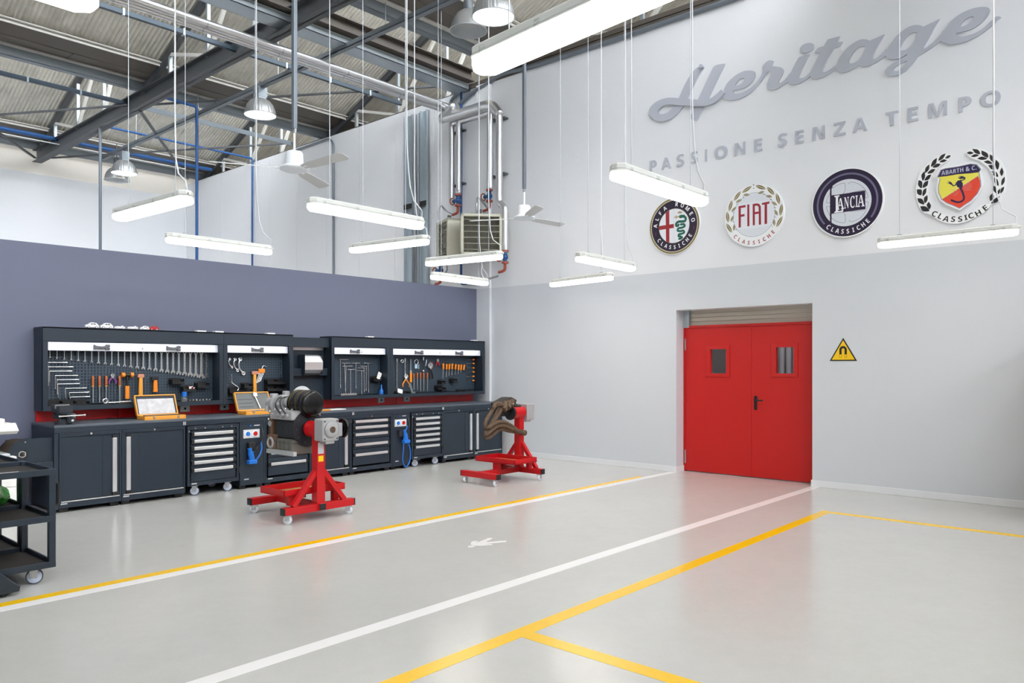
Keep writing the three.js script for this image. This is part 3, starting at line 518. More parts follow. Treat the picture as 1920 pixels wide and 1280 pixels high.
  part('letter', [glyph(C, [[750, 378], [660, 352], [560, 375], [470, 430], [370, 520], [300, 620], [250, 700], [235, 780], [270, 820], [340, 833], [420, 815], [515, 765], [610, 700], [700, 560], [740, 460]], [[[640, 452], [675, 460], [672, 500], [630, 580], [570, 660], [500, 698], [450, 705], [437, 695], [445, 650], [500, 550], [570, 480]]]),
    glyph(C, [[980, 268], [760, 375], [700, 440], [650, 580], [590, 690], [520, 772], [430, 826], [340, 878], [260, 938], [220, 990], [222, 1025], [262, 1054], [340, 1058], [430, 1038], [520, 985], [590, 910], [640, 840], [672, 795], [740, 690], [860, 480]], [[[530, 845], [440, 885], [350, 945], [332, 975], [345, 990], [400, 985], [470, 930], [515, 885]]], 0),
    glyph(C, [[740, 690], [800, 662], [900, 590], [980, 500], [1040, 420], [1070, 480], [1030, 585], [990, 575], [880, 660], [760, 738], [660, 800]], [], 0)], M.letter, t);
  part('letter', glyph(C, [[1675, 160], [1660, 120], [1600, 103], [1500, 112], [1380, 145], [1250, 210], [1140, 300], [1070, 390], [1020, 480], [1005, 560], [1040, 600], [1120, 622], [1220, 612], [1350, 580], [1480, 520], [1600, 445], [1720, 345], [1800, 270], [1828, 245], [1800, 235], [1755, 240], [1700, 290], [1600, 385], [1500, 450], [1400, 490], [1300, 510], [1240, 505], [1212, 485], [1215, 462], [1330, 440], [1450, 395], [1560, 320], [1640, 235]], [[[1450, 238], [1380, 248], [1300, 310], [1262, 365], [1275, 378], [1350, 355], [1410, 310], [1445, 265]]], 2), M.letter, t);
}
{ // slogan, one raised letter after the other: [letter, left, base, right, top] in the photograph
  const c = crop(1210, 160, 2.8235), t = thing('slogan_lettering', 'grey raised capitals reading PASSIONE SENZA TEMPO under the script', 'lettering', [WX, 0, 0]);
  const rows = [['P', 25, 461, 62, 398], ['A', 86, 449, 138, 382], ['S', 168, 431, 207, 366], ['S', 240, 417, 281, 349], ['I', 318, 405, 329, 338], ['O', 368, 394, 437, 320], ['N', 475, 373, 532, 304], ['E', 577, 354, 620, 282], ['S', 704, 328, 751, 254], ['E', 795, 310, 839, 237], ['N', 888, 293, 952, 216], ['Z', 998, 272, 1062, 194], ['A', 1097, 252, 1177, 171], ['T', 1272, 214, 1342, 135], ['E', 1391, 195, 1445, 111], ['M', 1500, 176, 1598, 84], ['P', 1659, 145, 1727, 55], ['O', 1777, 116, 1883, 22]];
  for (const [ch, x0, yb, x1, yt] of rows) {
    const g = ch === 'I' ? bx(0, 0.2, 0, 1, 0, 0.014) : new TextGeometry(ch, { font, size: 1, depth: 0.014, curveSegments: 5 }); g.computeBoundingBox(); const b = g.boundingBox;
    const slant = 0.19 * (x1 - x0);
    const p = onWall(c, x0, yb), q = onWall(c, x1, yb - slant);
    const w = q[0] - p[0], h = ch === 'O' || ch === 'S' ? 0.178 : 0.172;
    g.translate(-b.min.x, -b.min.y, 0).scale(w / (b.max.x - b.min.x), h / (b.max.y - b.min.y), 1);
    part('letter', g.rotateY(-Math.PI / 2).translate(0, 4.552, p[0]), M.letter, t);
  }
}
// ---------------------------------------------------------------- emblems: printed boards on the wall
function emblem(name, label, centre, R, S, draw, boards) {
  // canvas covers a square of side 2 S metres round the centre; px() turns a photo point into a canvas point
  const N = 768, cv = document.createElement('canvas'); cv.width = cv.height = N; const x = cv.getContext('2d');
  const px = (c) => (a, b) => { const [z, y] = onWall(c, a, b); return [N / 2 + (z - centre[0]) / S * N / 2, N / 2 - (y - centre[1]) / S * N / 2]; };
  x.fillStyle = '#eef0f2'; x.fillRect(0, 0, N, N);
  draw(x, px, N / 2, N / 2 / S);
  const tex = new THREE.CanvasTexture(cv); tex.colorSpace = THREE.SRGBColorSpace;
  const face = std(0xffffff, 0.45, 0, { map: tex });
  const t = thing(name, label, 'emblem', [WX, centre[1], centre[0]]);
  boards.forEach(([partName, pts, d, holes], i) => {
    const side = extr(pts, d - 0.002, 0, holes || []).rotateY(-Math.PI / 2); part(partName, side, M.white, t);
    const g = new THREE.ShapeGeometry(shape2(pts, holes || [])); const p = g.attributes.position, uv = g.attributes.uv;
    for (let k = 0; k < p.count; k++) uv.setXY(k, 0.5 + p.getX(k) / S / 2, 0.5 + p.getY(k) / S / 2);
    part('printed_face', g.rotateY(-Math.PI / 2).translate(-d, 0, 0), face, t);
  });
  return t;
}
// letters set one by one along an arc round (cx, cy), from angle a0 to a1 (canvas angles)
function arcText(x, text, cx, cy, r, a0, a1, size, inward, sx = 1, fnt = 'bold', family = 'sans-serif') {
  x.font = `${fnt} ${size}px ${family}`; x.textAlign = 'center'; x.textBaseline = 'middle';
  [...text].forEach((ch, i) => {
    const a = a0 + (a1 - a0) * i / (text.length - 1);
    x.save(); x.translate(cx + r * Math.cos(a), cy + r * Math.sin(a)); x.rotate(inward ? a - Math.PI / 2 : a + Math.PI / 2); x.scale(sx, 1); x.fillText(ch, 0, 0); x.restore();
  });
}
const ang = (p, h) => Math.atan2(p[1] - h, p[0] - h);
function line(x, pts, w, color, closed = false, fill) {
  x.beginPath(); pts.forEach(([a, b], i) => (i ? x.lineTo(a, b) : x.moveTo(a, b))); if (closed) x.closePath();
  if (fill) { x.fillStyle = fill; x.fill(); } if (w) { x.lineWidth = w; x.strokeStyle = color; x.lineJoin = x.lineCap = 'round'; x.stroke(); }
}
const curve = (pts, k = 6) => new THREE.CatmullRomCurve3(pts.map(([a, b]) => V(a, b, 0)), false, 'centripetal').getPoints(pts.length * k).map((p) => [p.x, p.y]);
const disc = (x, cx, cy, r, color) => { x.beginPath(); x.arc(cx, cy, r, 0, 2 * Math.PI); x.fillStyle = color; x.fill(); };
function leaf(x, cx, cy, a, l, w, color, vein) {
  x.save(); x.translate(cx, cy); x.rotate(a); x.beginPath(); x.moveTo(-l / 2, 0); x.quadraticCurveTo(0, -w, l / 2, 0); x.quadraticCurveTo(0, w, -l / 2, 0); x.fillStyle = color; x.fill();
  if (vein) { x.beginPath(); x.moveTo(-l / 2, 0); x.lineTo(l / 2, 0); x.lineWidth = l * 0.035; x.strokeStyle = vein; x.stroke(); } x.restore();
}
{ // 1: ring with cross and serpent
  const c = crop(1215, 375, 12.19), L = onWall(c, 58, 740), Rr = onWall(c, 1205, 560), bot = onWall(c, 545, 1248);
  const cz = (L[0] + Rr[0]) / 2, R = (Rr[0] - L[0]) / 2, cy = bot[1] + R;
  emblem('round_emblem', 'round emblem board with a red cross and a green serpent in a dark ring', [cz, cy], R, R * 1.04, (x, px, h, k) => {
    const p = px(c), r = R * k;
    disc(x, h, h, r, '#efe9d0'); disc(x, h, h, r * 0.985, '#7d7350'); disc(x, h, h, r * 0.925, '#efe9d0'); disc(x, h, h, r * 0.905, '#231b33'); disc(x, h, h, r * 0.615, '#8d7c63'); disc(x, h, h, r * 0.6, '#e3e7ee');
    x.save(); x.beginPath(); x.arc(h, h, r * 0.6, 0, 2 * Math.PI); x.clip();
    line(x, [p(425, 215), p(510, 205), p(512, 1000), p(438, 1000)], 0, '', true, '#a02a30'); line(x, [p(240, 605), p(612, 550), p(612, 640), p(240, 698)], 0, '', true, '#a02a30');
    line(x, [p(615, 180), p(615, 1010)], 2, '#b9bfc9'); x.restore();
    const body = [[760, 395], [840, 380], [885, 420], [870, 480], [800, 495], [720, 500], [670, 540], [668, 585], [700, 595], [720, 570]];
    line(x, curve(body.map((q) => p(...q))), r * 0.085, '#16614e');
    line(x, curve([[775, 562], [845, 560], [862, 600], [800, 635], [715, 655], [700, 700], [760, 715], [830, 705], [850, 745], [790, 775], [730, 790], [720, 825], [770, 840], [800, 860], [775, 880], [735, 890]].map((q) => p(...q))), r * 0.075, '#16614e');
    line(x, [[715, 375], [770, 345], [860, 340], [870, 395], [790, 410], [735, 405]].map((q) => p(...q)), 0, '', true, '#16614e');
    line(x, [[630, 400], [740, 385]].map((q) => p(...q)), r * 0.035, '#a48e5e'); line(x, [[665, 360], [672, 435]].map((q) => p(...q)), r * 0.03, '#a48e5e');
    line(x, [[705, 310], [700, 265], [725, 285], [750, 245], [770, 280], [800, 250], [790, 310]].map((q) => p(...q)), 0, '', true, '#a48e5e');
    x.fillStyle = '#f2f2f2';
    arcText(x, 'ALFA ROMEO', h, h, r * 0.755, ang(p(190, 600), h) > 0 ? ang(p(190, 600), h) - 2 * Math.PI : ang(p(190, 600), h), ang(p(1060, 455), h), r * 0.2, false, 1);
    arcText(x, 'CLASSICHE', h, h, r * 0.755, ang(p(262, 942), h), ang(p(1003, 820), h), r * 0.19, true, 0.95);
    for (const q of [[205, 780], [1072, 635]]) { const [a, b] = p(...q); x.fillStyle = '#7a2240'; x.fillRect(a - r * 0.02, b - r * 0.07, r * 0.03, r * 0.14); }
  }, [['board', circle(R, 64), 0.03]]);
}
{ // 2: red capitals in a laurel wreath
  const c = crop(1350, 340, 9.846), L = onWall(c, 95, 640), Rr = onWall(c, 1215, 520), top = onWall(c, 640, 60), bot = onWall(c, 640, 1205);
  const cz = (L[0] + Rr[0]) / 2, R = (top[1] - bot[1]) / 2, cy = (top[1] + bot[1]) / 2;
  emblem('round_emblem', 'round white emblem board with red capitals inside a gold laurel wreath', [cz, cy], R, R * 1.04, (x, px, h, k) => {
    const p = px(c), r = R * k;
    const q0 = p(640, 620), ri = Math.abs(p(1030, 560)[0] - p(258, 650)[0]) / 2;
    x.beginPath(); x.arc(q0[0], q0[1], ri, 0, 2 * Math.PI); x.fillStyle = '#e3e7ee'; x.fill(); x.lineWidth = 3; x.strokeStyle = '#4b6379'; x.stroke();
    const rnd = rng(4); x.strokeStyle = '#3f5468'; x.lineWidth = 2.2;
    for (const s of [-1, 1]) for (let j = 0; j < 6; j++) for (let i = -16; i <= 16; i++) {
      const yy = s * (ri * 0.62 + j * ri * 0.06), xx = i * ri * 0.055 + (j % 2) * ri * 0.027; if (Math.hypot(xx, yy) > ri * 0.95) continue;
      x.beginPath(); x.moveTo(q0[0] + xx, q0[1] + yy); x.lineTo(q0[0] + xx + (rnd() - 0.5) * 9, q0[1] + yy + 5); x.stroke();
    }
    const poly = (a) => line(x, a.map((q) => p(...q)), 0, '', true, '#9c2733');
    poly([[360, 465], [490, 440], [490, 482], [402, 497], [402, 620], [470, 606], [470, 648], [402, 660], [402, 852], [362, 858]]);
    poly([[520, 435], [558, 428], [560, 828], [522, 836]]);
    poly([[620, 425], [700, 410], [745, 425], [770, 470], [775, 800], [735, 806], [733, 600], [660, 612], [660, 812], [622, 818]]);
    line(x, [[660, 460], [700, 450], [728, 475], [732, 560], [660, 572]].map((q) => p(...q)), 0, '', true, '#e3e7ee');
    poly([[790, 405], [930, 375], [930, 415], [885, 425], [885, 785], [840, 795], [840, 432], [792, 440]]);
    x.fillStyle = '#9c2733'; arcText(x, 'CLASSICHE', h, h, r * 0.88, ang(p(290, 1035), h), ang(p(990, 935), h), r * 0.17, true, 0.95);
    const rl = r * 0.9;
    for (const s of [-1, 1]) for (let i = 0; i < 5; i++) {
      const a = -Math.PI / 2 + s * (0.2 + i * 0.415), b = a + s * 0.14;
      leaf(x, h + rl * Math.cos(a + s * 0.06), h + rl * Math.sin(a + s * 0.06), a + s * (Math.PI / 2 + 0.25), r * 0.4, r * 0.11, '#7d7248', '#e9e6d8');
      leaf(x, h + r * 0.74 * Math.cos(b), h + r * 0.74 * Math.sin(b), b + s * (Math.PI / 2 - 0.5), r * 0.24, r * 0.075, '#7d7248', '#e9e6d8');
      for (const e of [0.0, 0.04]) disc(x, h + r * (0.7 + e) * Math.cos(b + s * 0.16), h + r * (0.7 + e) * Math.sin(b + s * 0.16 + e), r * 0.013, '#4a4f58');
    }
    disc(x, ...p(637, 72), r * 0.02, '#4a4f58'); disc(x, ...p(640, 133), r * 0.016, '#4a4f58');
  }, [['board', circle(R, 64), 0.03]]);
}
{ // 3: dark ring with flag and steering wheel
  const c = crop(1520, 310, 9.143), L = onWall(c, 52, 690), Rr = onWall(c, 1248, 540), top = onWall(c, 740, 68), bot = onWall(c, 580, 1210);
  const cz = (L[0] + Rr[0]) / 2, R = (Rr[0] - L[0]) / 2 * 1.03, cy = (top[1] + bot[1]) / 2;
  emblem('round_emblem', 'round emblem board with a dark blue ring, a flag and a steering wheel outline', [cz, cy], R, R * 1.04, (x, px, h, k) => {
    const p = px(c), r = R * k * 0.965, dk = '#221436';
    disc(x, h, h, r, dk); disc(x, h, h, r * 0.7, '#d5dae2');
    x.beginPath(); x.arc(h, h, r * 0.86, ang(p(265, 1000), h), ang(p(1045, 890), h)); x.lineWidth = r * 0.055; x.strokeStyle = '#6d6b85'; x.stroke();
    x.save(); x.beginPath(); x.arc(h, h, r * 0.7, 0, 2 * Math.PI); x.clip();
    for (const w of [[[360, 415], [480, 340], [590, 312], [603, 330], [580, 485], [372, 520]], [[660, 320], [700, 295], [800, 310], [900, 370], [970, 460], [993, 550], [950, 560], [945, 440], [695, 475]], [[372, 835], [575, 810], [608, 960], [595, 985], [500, 980], [400, 930], [330, 850]], [[695, 795], [945, 755], [950, 640], [995, 632], [970, 760], [880, 890], [780, 950], [700, 968], [668, 945]], [[345, 480], [300, 580], [288, 645], [345, 645]], [[345, 712], [288, 715], [310, 800], [345, 850]]]) line(x, curve(w.map((q) => p(...q)), 5), 2.5, '#2a2438');
    x.restore();
    line(x, [[365, 525], [945, 437], [950, 755], [370, 835]].map((q) => p(...q)), 0, '', true, dk);
    line(x, [[345, 400], [372, 400], [372, 985], [345, 985]].map((q) => p(...q)), 0, '', true, dk);
    line(x, [[350, 320], [395, 375], [355, 420], [310, 380]].map((q) => p(...q)), 0, '', true, dk);
    x.fillStyle = '#f0f1f4';
    const word = (ch, x0, y0, x1, y1, slant) => { const a = p(x0, y0), b = p(x1, y1); x.save(); x.font = 'bold 100px serif'; x.textAlign = 'left'; x.textBaseline = 'alphabetic'; const m = x.measureText(ch).width; x.transform((b[0] - a[0]) / m, slant, 0, (b[1] - a[1]) / 70, a[0], b[1]); x.fillText(ch, 0, 0); x.restore(); };
    for (const [ch, x0, y0, x1, y1] of [['L', 412, 535, 582, 800], ['A', 466, 580, 585, 752], ['N', 585, 560, 672, 735], ['C', 680, 545, 772, 725], ['I', 778, 530, 825, 715], ['A', 815, 525, 938, 705]]) word(ch, x0, y0, x1, y1, 0);
    x.fillStyle = '#f2f2f4'; arcText(x, 'CLASSICHE', h, h, r * 0.855, ang(p(320, 1055), h), ang(p(985, 955), h), r * 0.19, true, 0.9);
  }, [['board', circle(R, 64), 0.03]]);
}
{ // 4: shield with scorpion inside a black laurel
  const c = crop(1710, 270, 8), w = (x, y) => onWall(c, x, y);
  const L = w(65, 700), Rr = w(1410, 560), top = w(860, 60), bot = w(700, 1195), cz = (L[0] + Rr[0]) / 2, R = (Rr[0] - L[0]) / 2, cy = (top[1] + bot[1]) / 2, S = R * 1.1;
  const loc = (a) => a.map((q) => { const p = w(...q); return [p[0] - cz, p[1] - cy]; });
  const shield = [[388, 500], [440, 395], [510, 372], [700, 345], [890, 302], [985, 312], [1050, 385], [1022, 430], [1045, 560], [1050, 640], [1000, 750], [900, 860], [800, 925], [727, 978], [640, 940], [540, 900], [450, 840], [405, 740], [402, 640], [425, 530]];
  const ring = [[600, 165], [510, 130], [380, 190], [255, 290], [150, 390], [95, 520], [62, 660], [70, 800], [110, 940], [190, 1040], [290, 1060], [400, 1150], [540, 1195], [700, 1200], [850, 1160], [1000, 1080], [1130, 1000], [1190, 910], [1330, 860], [1400, 700], [1415, 560], [1400, 400], [1330, 240], [1200, 130], [1050, 75], [900, 60], [810, 135], [870, 215], [1000, 250], [1120, 330], [1200, 440], [1240, 580], [1215, 700], [1160, 810], [1180, 900], [1060, 905], [930, 1010], [780, 1080], [620, 1085], [450, 1040], [330, 990], [310, 890], [250, 740], [260, 580], [330, 430], [430, 330], [540, 260]];
  const draw = (x, px, h, k) => {
    const p = px(c), r = R * k, P = (a) => a.map((q) => p(...q));
    line(x, P(shield), 0, '', true, '#8d8fa3');
    x.save(); x.translate(...p(725, 640)); x.scale(0.955, 0.965); x.translate(...p(725, 640).map((v) => -v));
    line(x, P(shield), 0, '', true, '#e6dc55'); line(x, P([[450, 845], [1015, 480], [1045, 560], [1050, 640], [1000, 750], [900, 860], [800, 925], [727, 978], [640, 940], [540, 900]]), 0, '', true, '#e2472f');
    line(x, P([[388, 500], [440, 395], [510, 372], [700, 345], [890, 302], [985, 312], [1050, 385], [1022, 425], [900, 440], [700, 455], [520, 485]]), 0, '', true, '#241a4a');
    x.restore();
    line(x, P([[450, 845], [1015, 480]]), 3, '#9a9cab');
    x.fillStyle = '#b9bcd0'; { const a = p(455, 478), b = p(985, 390); x.save(); x.translate(...a); x.rotate(Math.atan2(b[1] - a[1], b[0] - a[0])); x.font = 'bold 60px sans-serif'; x.textAlign = 'left'; x.textBaseline = 'alphabetic'; const s = Math.hypot(b[0] - a[0], b[1] - a[1]) / x.measureText('ABARTH & C.').width; x.scale(s, s * 1.15); x.fillText('ABARTH & C.', 0, 0); x.restore(); }
    const dk = '#241a4a';
    line(x, P([[665, 595], [700, 555], [745, 550], [775, 600], [770, 660], [730, 670], [690, 650]]), 0, '', true, dk);
    line(x, curve(P([[735, 660], [765, 720], [785, 780], [790, 830], [760, 865], [700, 880], [640, 865], [605, 850]])), r * 0.045, dk);
    line(x, curve(P([[690, 585], [660, 625], [625, 635]])), r * 0.025, dk); line(x, curve(P([[735, 555], [775, 550], [800, 530]])), r * 0.025, dk);
    line(x, P([[635, 640], [575, 605], [530, 590], [575, 590], [545, 562], [600, 580], [625, 615]]), 0, '', true, dk);
    line(x, P([[805, 550], [815, 510], [770, 490], [700, 492], [750, 505], [695, 515], [740, 535], [790, 525]]), 0, '', true, dk);
    for (const a of [[[770, 605], [830, 620], [880, 575]], [[775, 630], [840, 650], [900, 600]], [[780, 660], [850, 675], [905, 640]], [[785, 690], [850, 700], [895, 690]], [[670, 650], [640, 700], [590, 700]], [[690, 690], [650, 740], [600, 745]], [[710, 720], [670, 770], [630, 775]]]) line(x, P(a), 2.5, '#b4a9b5');
    const lf = (a) => line(x, curve([...P(a), p(...a[0])], 4), 0, '', true, '#1d1d1f');
    for (const a of [[[595, 178], [545, 178], [505, 220], [560, 215]], [[515, 145], [440, 180], [405, 255], [470, 225]], [[535, 250], [480, 235], [420, 275], [480, 278]], [[382, 212], [320, 260], [295, 345], [365, 300]], [[440, 305], [380, 300], [318, 355], [395, 350]], [[270, 310], [215, 360], [205, 440], [260, 390]], [[360, 382], [300, 385], [240, 445], [310, 440]], [[195, 412], [150, 470], [172, 555], [205, 490]], [[300, 462], [245, 475], [195, 550], [260, 535]], [[108, 545], [100, 620], [150, 668], [158, 570]], [[253, 553], [195, 580], [168, 660], [235, 630]], [[80, 685], [90, 750], [145, 772], [150, 690]], [[225, 660], [175, 700], [170, 785], [215, 740]], [[88, 818], [110, 880], [190, 910], [160, 830]], [[240, 770], [190, 810], [200, 890], [238, 850]], [[260, 868], [228, 920], [270, 982], [292, 930]], [[130, 938], [170, 1010], [270, 1005], [210, 940]]]) lf(a);
    for (const a of [[[825, 140], [870, 118], [930, 140], [875, 160]], [[908, 78], [960, 145], [1028, 155], [1000, 95]], [[890, 195], [940, 160], [1010, 172], [950, 200]], [[1048, 100], [1055, 165], [1145, 210], [1140, 150]], [[985, 225], [1050, 195], [1135, 225], [1060, 245]], [[1175, 160], [1175, 225], [1235, 285], [1245, 210]], [[1080, 270], [1150, 252], [1210, 300], [1140, 300]], [[1265, 240], [1252, 320], [1290, 392], [1315, 300]], [[1148, 325], [1215, 320], [1262, 385], [1200, 385]], [[1355, 355], [1325, 420], [1350, 485], [1378, 430]], [[1200, 410], [1260, 415], [1300, 495], [1235, 480]], [[1398, 495], [1355, 540], [1350, 625], [1390, 580]], [[1235, 510], [1285, 535], [1302, 632], [1250, 590]], [[1390, 645], [1345, 670], [1335, 745], [1375, 705]], [[1230, 625], [1280, 680], [1275, 745], [1228, 700]], [[1330, 672], [1290, 710], [1272, 765], [1320, 740]], [[1215, 740], [1170, 790], [1185, 860], [1235, 800]], [[1320, 785], [1240, 830], [1195, 895], [1280, 880]]]) lf(a);
    x.fillStyle = '#1d1d1f'; const cc = p(700, 620), r0 = Math.hypot(p(345, 1050)[0] - cc[0], p(345, 1050)[1] - cc[1]), A = (q) => Math.atan2(p(...q)[1] - cc[1], p(...q)[0] - cc[0]);
    const pts = [[345, 1050], [430, 1085], [520, 1125], [625, 1130], [730, 1128], [815, 1105], [890, 1080], [1000, 1040], [1105, 965]];
    [...'CLASSICHE'].forEach((ch, i) => { const [a, b] = p(...pts[i]), n = p(...pts[Math.min(8, i + 1)]), m = p(...pts[Math.max(0, i - 1)]); x.save(); x.translate(a, b); x.rotate(Math.atan2(n[1] - m[1], n[0] - m[0])); x.font = `bold ${r * 0.19}px sans-serif`; x.textAlign = 'center'; x.textBaseline = 'middle'; x.scale(1.15, 1); x.fillText(ch, 0, 0); x.restore(); });
  };
  emblem('shield_emblem', 'yellow and red scorpion shield inside a black laurel wreath', [cz, cy], R, S, draw, [['wreath_board', loc(ring), 0.025], ['shield_board', loc(shield.map(([a, b]) => [725 + (a - 725) * 1.07, 640 + (b - 640) * 1.07])), 0.04]]);
}
{ // warning triangle
  const c = crop(1240, 540, 3.2), A = onWall(c, 1010, 437), B = onWall(c, 1175, 436), T = onWall(c, 1090, 298), t = thing('warning_sign', 'yellow triangular magnet warning sign beside the red door', 'sign', [WX, A[1], (A[0] + B[0]) / 2]);
  const hw = (B[0] - A[0]) / 2, H = T[1] - A[1], tri = (k, d, l) => extr([[-hw * k, H * (1 - k) * 0.33], [hw * k, H * (1 - k) * 0.33], [0, H * (1 - k) * 0.33 + H * k]], d).rotateY(-Math.PI / 2).translate(-l, 0, 0);
  part('border', tri(1, 0.004, 0), M.black, t, 'black border'); part('plate', tri(0.84, 0.002, 0.004), std(0xf3c60b, 0.4), t, 'yellow plate');
  const arch = []; for (let i = 0; i <= 10; i++) arch.push([-0.055 * Math.cos(i / 10 * Math.PI), 0.17 + 0.055 * Math.sin(i / 10 * Math.PI)]); for (let i = 0; i <= 10; i++) arch.push([0.022 * Math.cos(i / 10 * Math.PI), 0.17 + 0.022 * Math.sin(i / 10 * Math.PI)]);
  const f = (pts) => extr(pts.map(([a, b]) => [a * H / 0.35, b * H / 0.35]), 0.0015).rotateY(-Math.PI / 2).translate(-0.006, 0, 0);
  part('magnet_print', [f(arch), f([[-0.055, 0.1], [-0.022, 0.1], [-0.022, 0.17], [-0.055, 0.17]]), f([[0.022, 0.1], [0.055, 0.1], [0.055, 0.17], [0.022, 0.17]]), f([[-0.055, 0.05], [-0.052, 0.05], [-0.052, 0.1], [-0.055, 0.1]]), f([[-0.025, 0.05], [-0.022, 0.05], [-0.022, 0.1], [-0.025, 0.1]]), f([[0.022, 0.05], [0.025, 0.05], [0.025, 0.1], [0.022, 0.1]]), f([[0.052, 0.05], [0.055, 0.05], [0.055, 0.1], [0.052, 0.1]]), f([[-0.055, 0.048], [-0.022, 0.048], [-0.022, 0.051], [-0.055, 0.051]]), f([[0.022, 0.048], [0.055, 0.048], [0.055, 0.051], [0.022, 0.051]])], M.black, t, 'black horseshoe magnet');
}
// ---------------------------------------------------------------- red double door
{
  const d = structGroup('door_1', 'red steel double door with two small windows'), topL = onX(1290, 612, DX).y, mid = onX(1407, 700, DX).z, H = topL - 0.02;
  const leafs = [[DZ0 + 0.03, mid - 0.003], [mid + 0.003, DZ1 - 0.01]];
  part('door_frame', [bx(DX - 0.005, DX + 0.08, 0, H + 0.03, DZ0 + 0.0, DZ0 + 0.028), bx(DX - 0.015, DX + 0.06, H - 0.005, H + 0.03, DZ0 + 0.028, DZ1)], M.redDoor, d);
  const cA = crop(1240, 540, 3.2);
  const wins = [[[268, 345], [411, 533], [295, 366], [390, 513]], [[660, 328], [820, 533], [690, 355], [795, 513]]];
  leafs.forEach(([z0, z1], i) => {
    const q = wins[i].map(([x, y]) => { const p = onX(...cA(x, y), DX); return [p.z, p.y]; }), [f0, f1, g0, g1] = q;
    const leafMesh = part('door_leaf', extr([[z0, 0.012], [z1, 0.012], [z1, H], [z0, H]], 0.045, 0, [[[g0[0], g1[1]], [g1[0], g1[1]], [g1[0], g0[1]], [g0[0], g0[1]]]]).rotateY(-Math.PI / 2).translate(DX + 0.045, 0, 0), M.redDoor, d, 'red steel door leaf');
    part('window_frame', extr([[f0[0], f1[1]], [f1[0], f1[1]], [f1[0], f0[1]], [f0[0], f0[1]]], 0.008, 0.002, [[[g0[0], g1[1]], [g1[0], g1[1]], [g1[0], g0[1]], [g0[0], g0[1]]]]).rotateY(-Math.PI / 2).translate(DX - 0.002, 0, 0), M.redDoor, leafMesh);
    part('window_glass', bx(DX + 0.02, DX + 0.024, g1[1], g0[1], g0[0], g1[0]), M.glass, leafMesh, 'small window pane');
    part('hinge', [bx(DX - 0.012, DX, 0.12, 0.32, i ? z1 - 0.004 : z0 - 0.006, i ? z1 + 0.006 : z0 + 0.014), bx(DX - 0.012, DX, H - 0.34, H - 0.16, i ? z1 - 0.004 : z0 - 0.006, i ? z1 + 0.006 : z0 + 0.014)], M.steel, leafMesh);
    if (i) {
      const hp = onX(1417, 755, DX), hz = hp.z;
      const hd = part('handle', [bx(DX - 0.01, DX, hp.y - 0.1, hp.y + 0.1, hz - 0.022, hz + 0.022, 0.006), cyl(V(DX - 0.01, hp.y + 0.04, hz), V(DX - 0.05, hp.y + 0.04, hz), 0.012, 10), bx(DX - 0.062, DX - 0.042, hp.y + 0.028, hp.y + 0.05, hz - 0.01, hz + 0.13, 0.008)], M.black, leafMesh, 'black lever handle');
      part('rebate', bx(DX - 0.006, DX, 0.02, H - 0.01, z0 - 0.02, z0 + 0.012), M.redDoor, leafMesh);
    }
  });
  const sb = structGroup('trim_2', 'grey beige roller shutter slats above the red door');
  for (let i = 0; i < 4; i++) part('slat', bx(DX + 0.05, DX + 0.07, H + 0.03 + i * 0.062, H + 0.088 + i * 0.062, DZ0, DZ1, 0.006), M.beige, sb);
  part('guide_channel', [bx(DX - 0.02, DX + 0.1, H, DTOP + 0.02, DZ0, DZ0 + 0.1)], M.galv, sb);
  part('lintel_lining', bx(WX, WX + 0.25, DTOP - 0.004, DTOP + 0.001, DZ0, DZ1), M.skirting, sb);
}

{ // corridor behind the door; its unseen lamp brightens what the windows show
  const t = thing('unseen_corridor_lamp', 'unseen lamp placed to brighten the corridor behind the red door', 'lamp', [WX + 1.1, 3.355, -4.6]);
  part('lamp_body', bx(-0.08, 0.08, 0, 0.04, -0.6, 0.6, 0.01), M.offWhite, t); part('lamp_tube', bx(-0.05, 0.05, -0.03, 0, -0.56, 0.56, 0.01), M.glow, t);
  const l = new THREE.RectAreaLight(0xf2f6ff, 30, 0.1, 1.1); l.position.set(0, -0.034, 0); l.rotation.x = -Math.PI / 2; t.add(l);
  for (let i = 0; i < 4; i++) solo('stored_pipe', `white plastic pipe leaning in the corridor, ${ORD[i]} behind the door window`, 'pipe', cyl(V(WX + 1.8, 0, -4.95 + i * 0.11), V(WX + 1.84, 2.3, -4.95 + i * 0.11), 0.04, 14), M.white, 'stored white pipes');
}

// ---------------------------------------------------------------- workbench: base units
const BF = -9.15, BB = -9.88, TOPY = 0.95;
function feet(t, w, d = 0.68) { for (const x of [0.06, w - 0.06]) for (const z of [-0.09, -d + 0.06]) part('foot', bx(x - 0.045, x + 0.045, 0, 0.05, z - 0.045, z + 0.045, 0.004), M.black, t); }
function shell(t, w, y0 = 0.05, y1 = 0.862) {
  part('carcass', [bx(0, 0.02, y0, y1, -0.7, 0, 0.002), bx(w - 0.02, w, y0, y1, -0.7, 0, 0.002), bx(0.02, w - 0.02, y0, y1, -0.7, -0.68), bx(0.02, w - 0.02, y0, y0 + 0.06, -0.68, 0, 0.002), bx(0.02, w - 0.02, y1 - 0.03, y1, -0.68, 0, 0.002)], M.bench, t, 'blue grey sheet steel carcass');
}
const nameplate = (t, x, y) => part('name_plate', bx(x, x + 0.065, y, y + 0.014, 0, 0.003), M.alu, t, 'small silver maker plate');
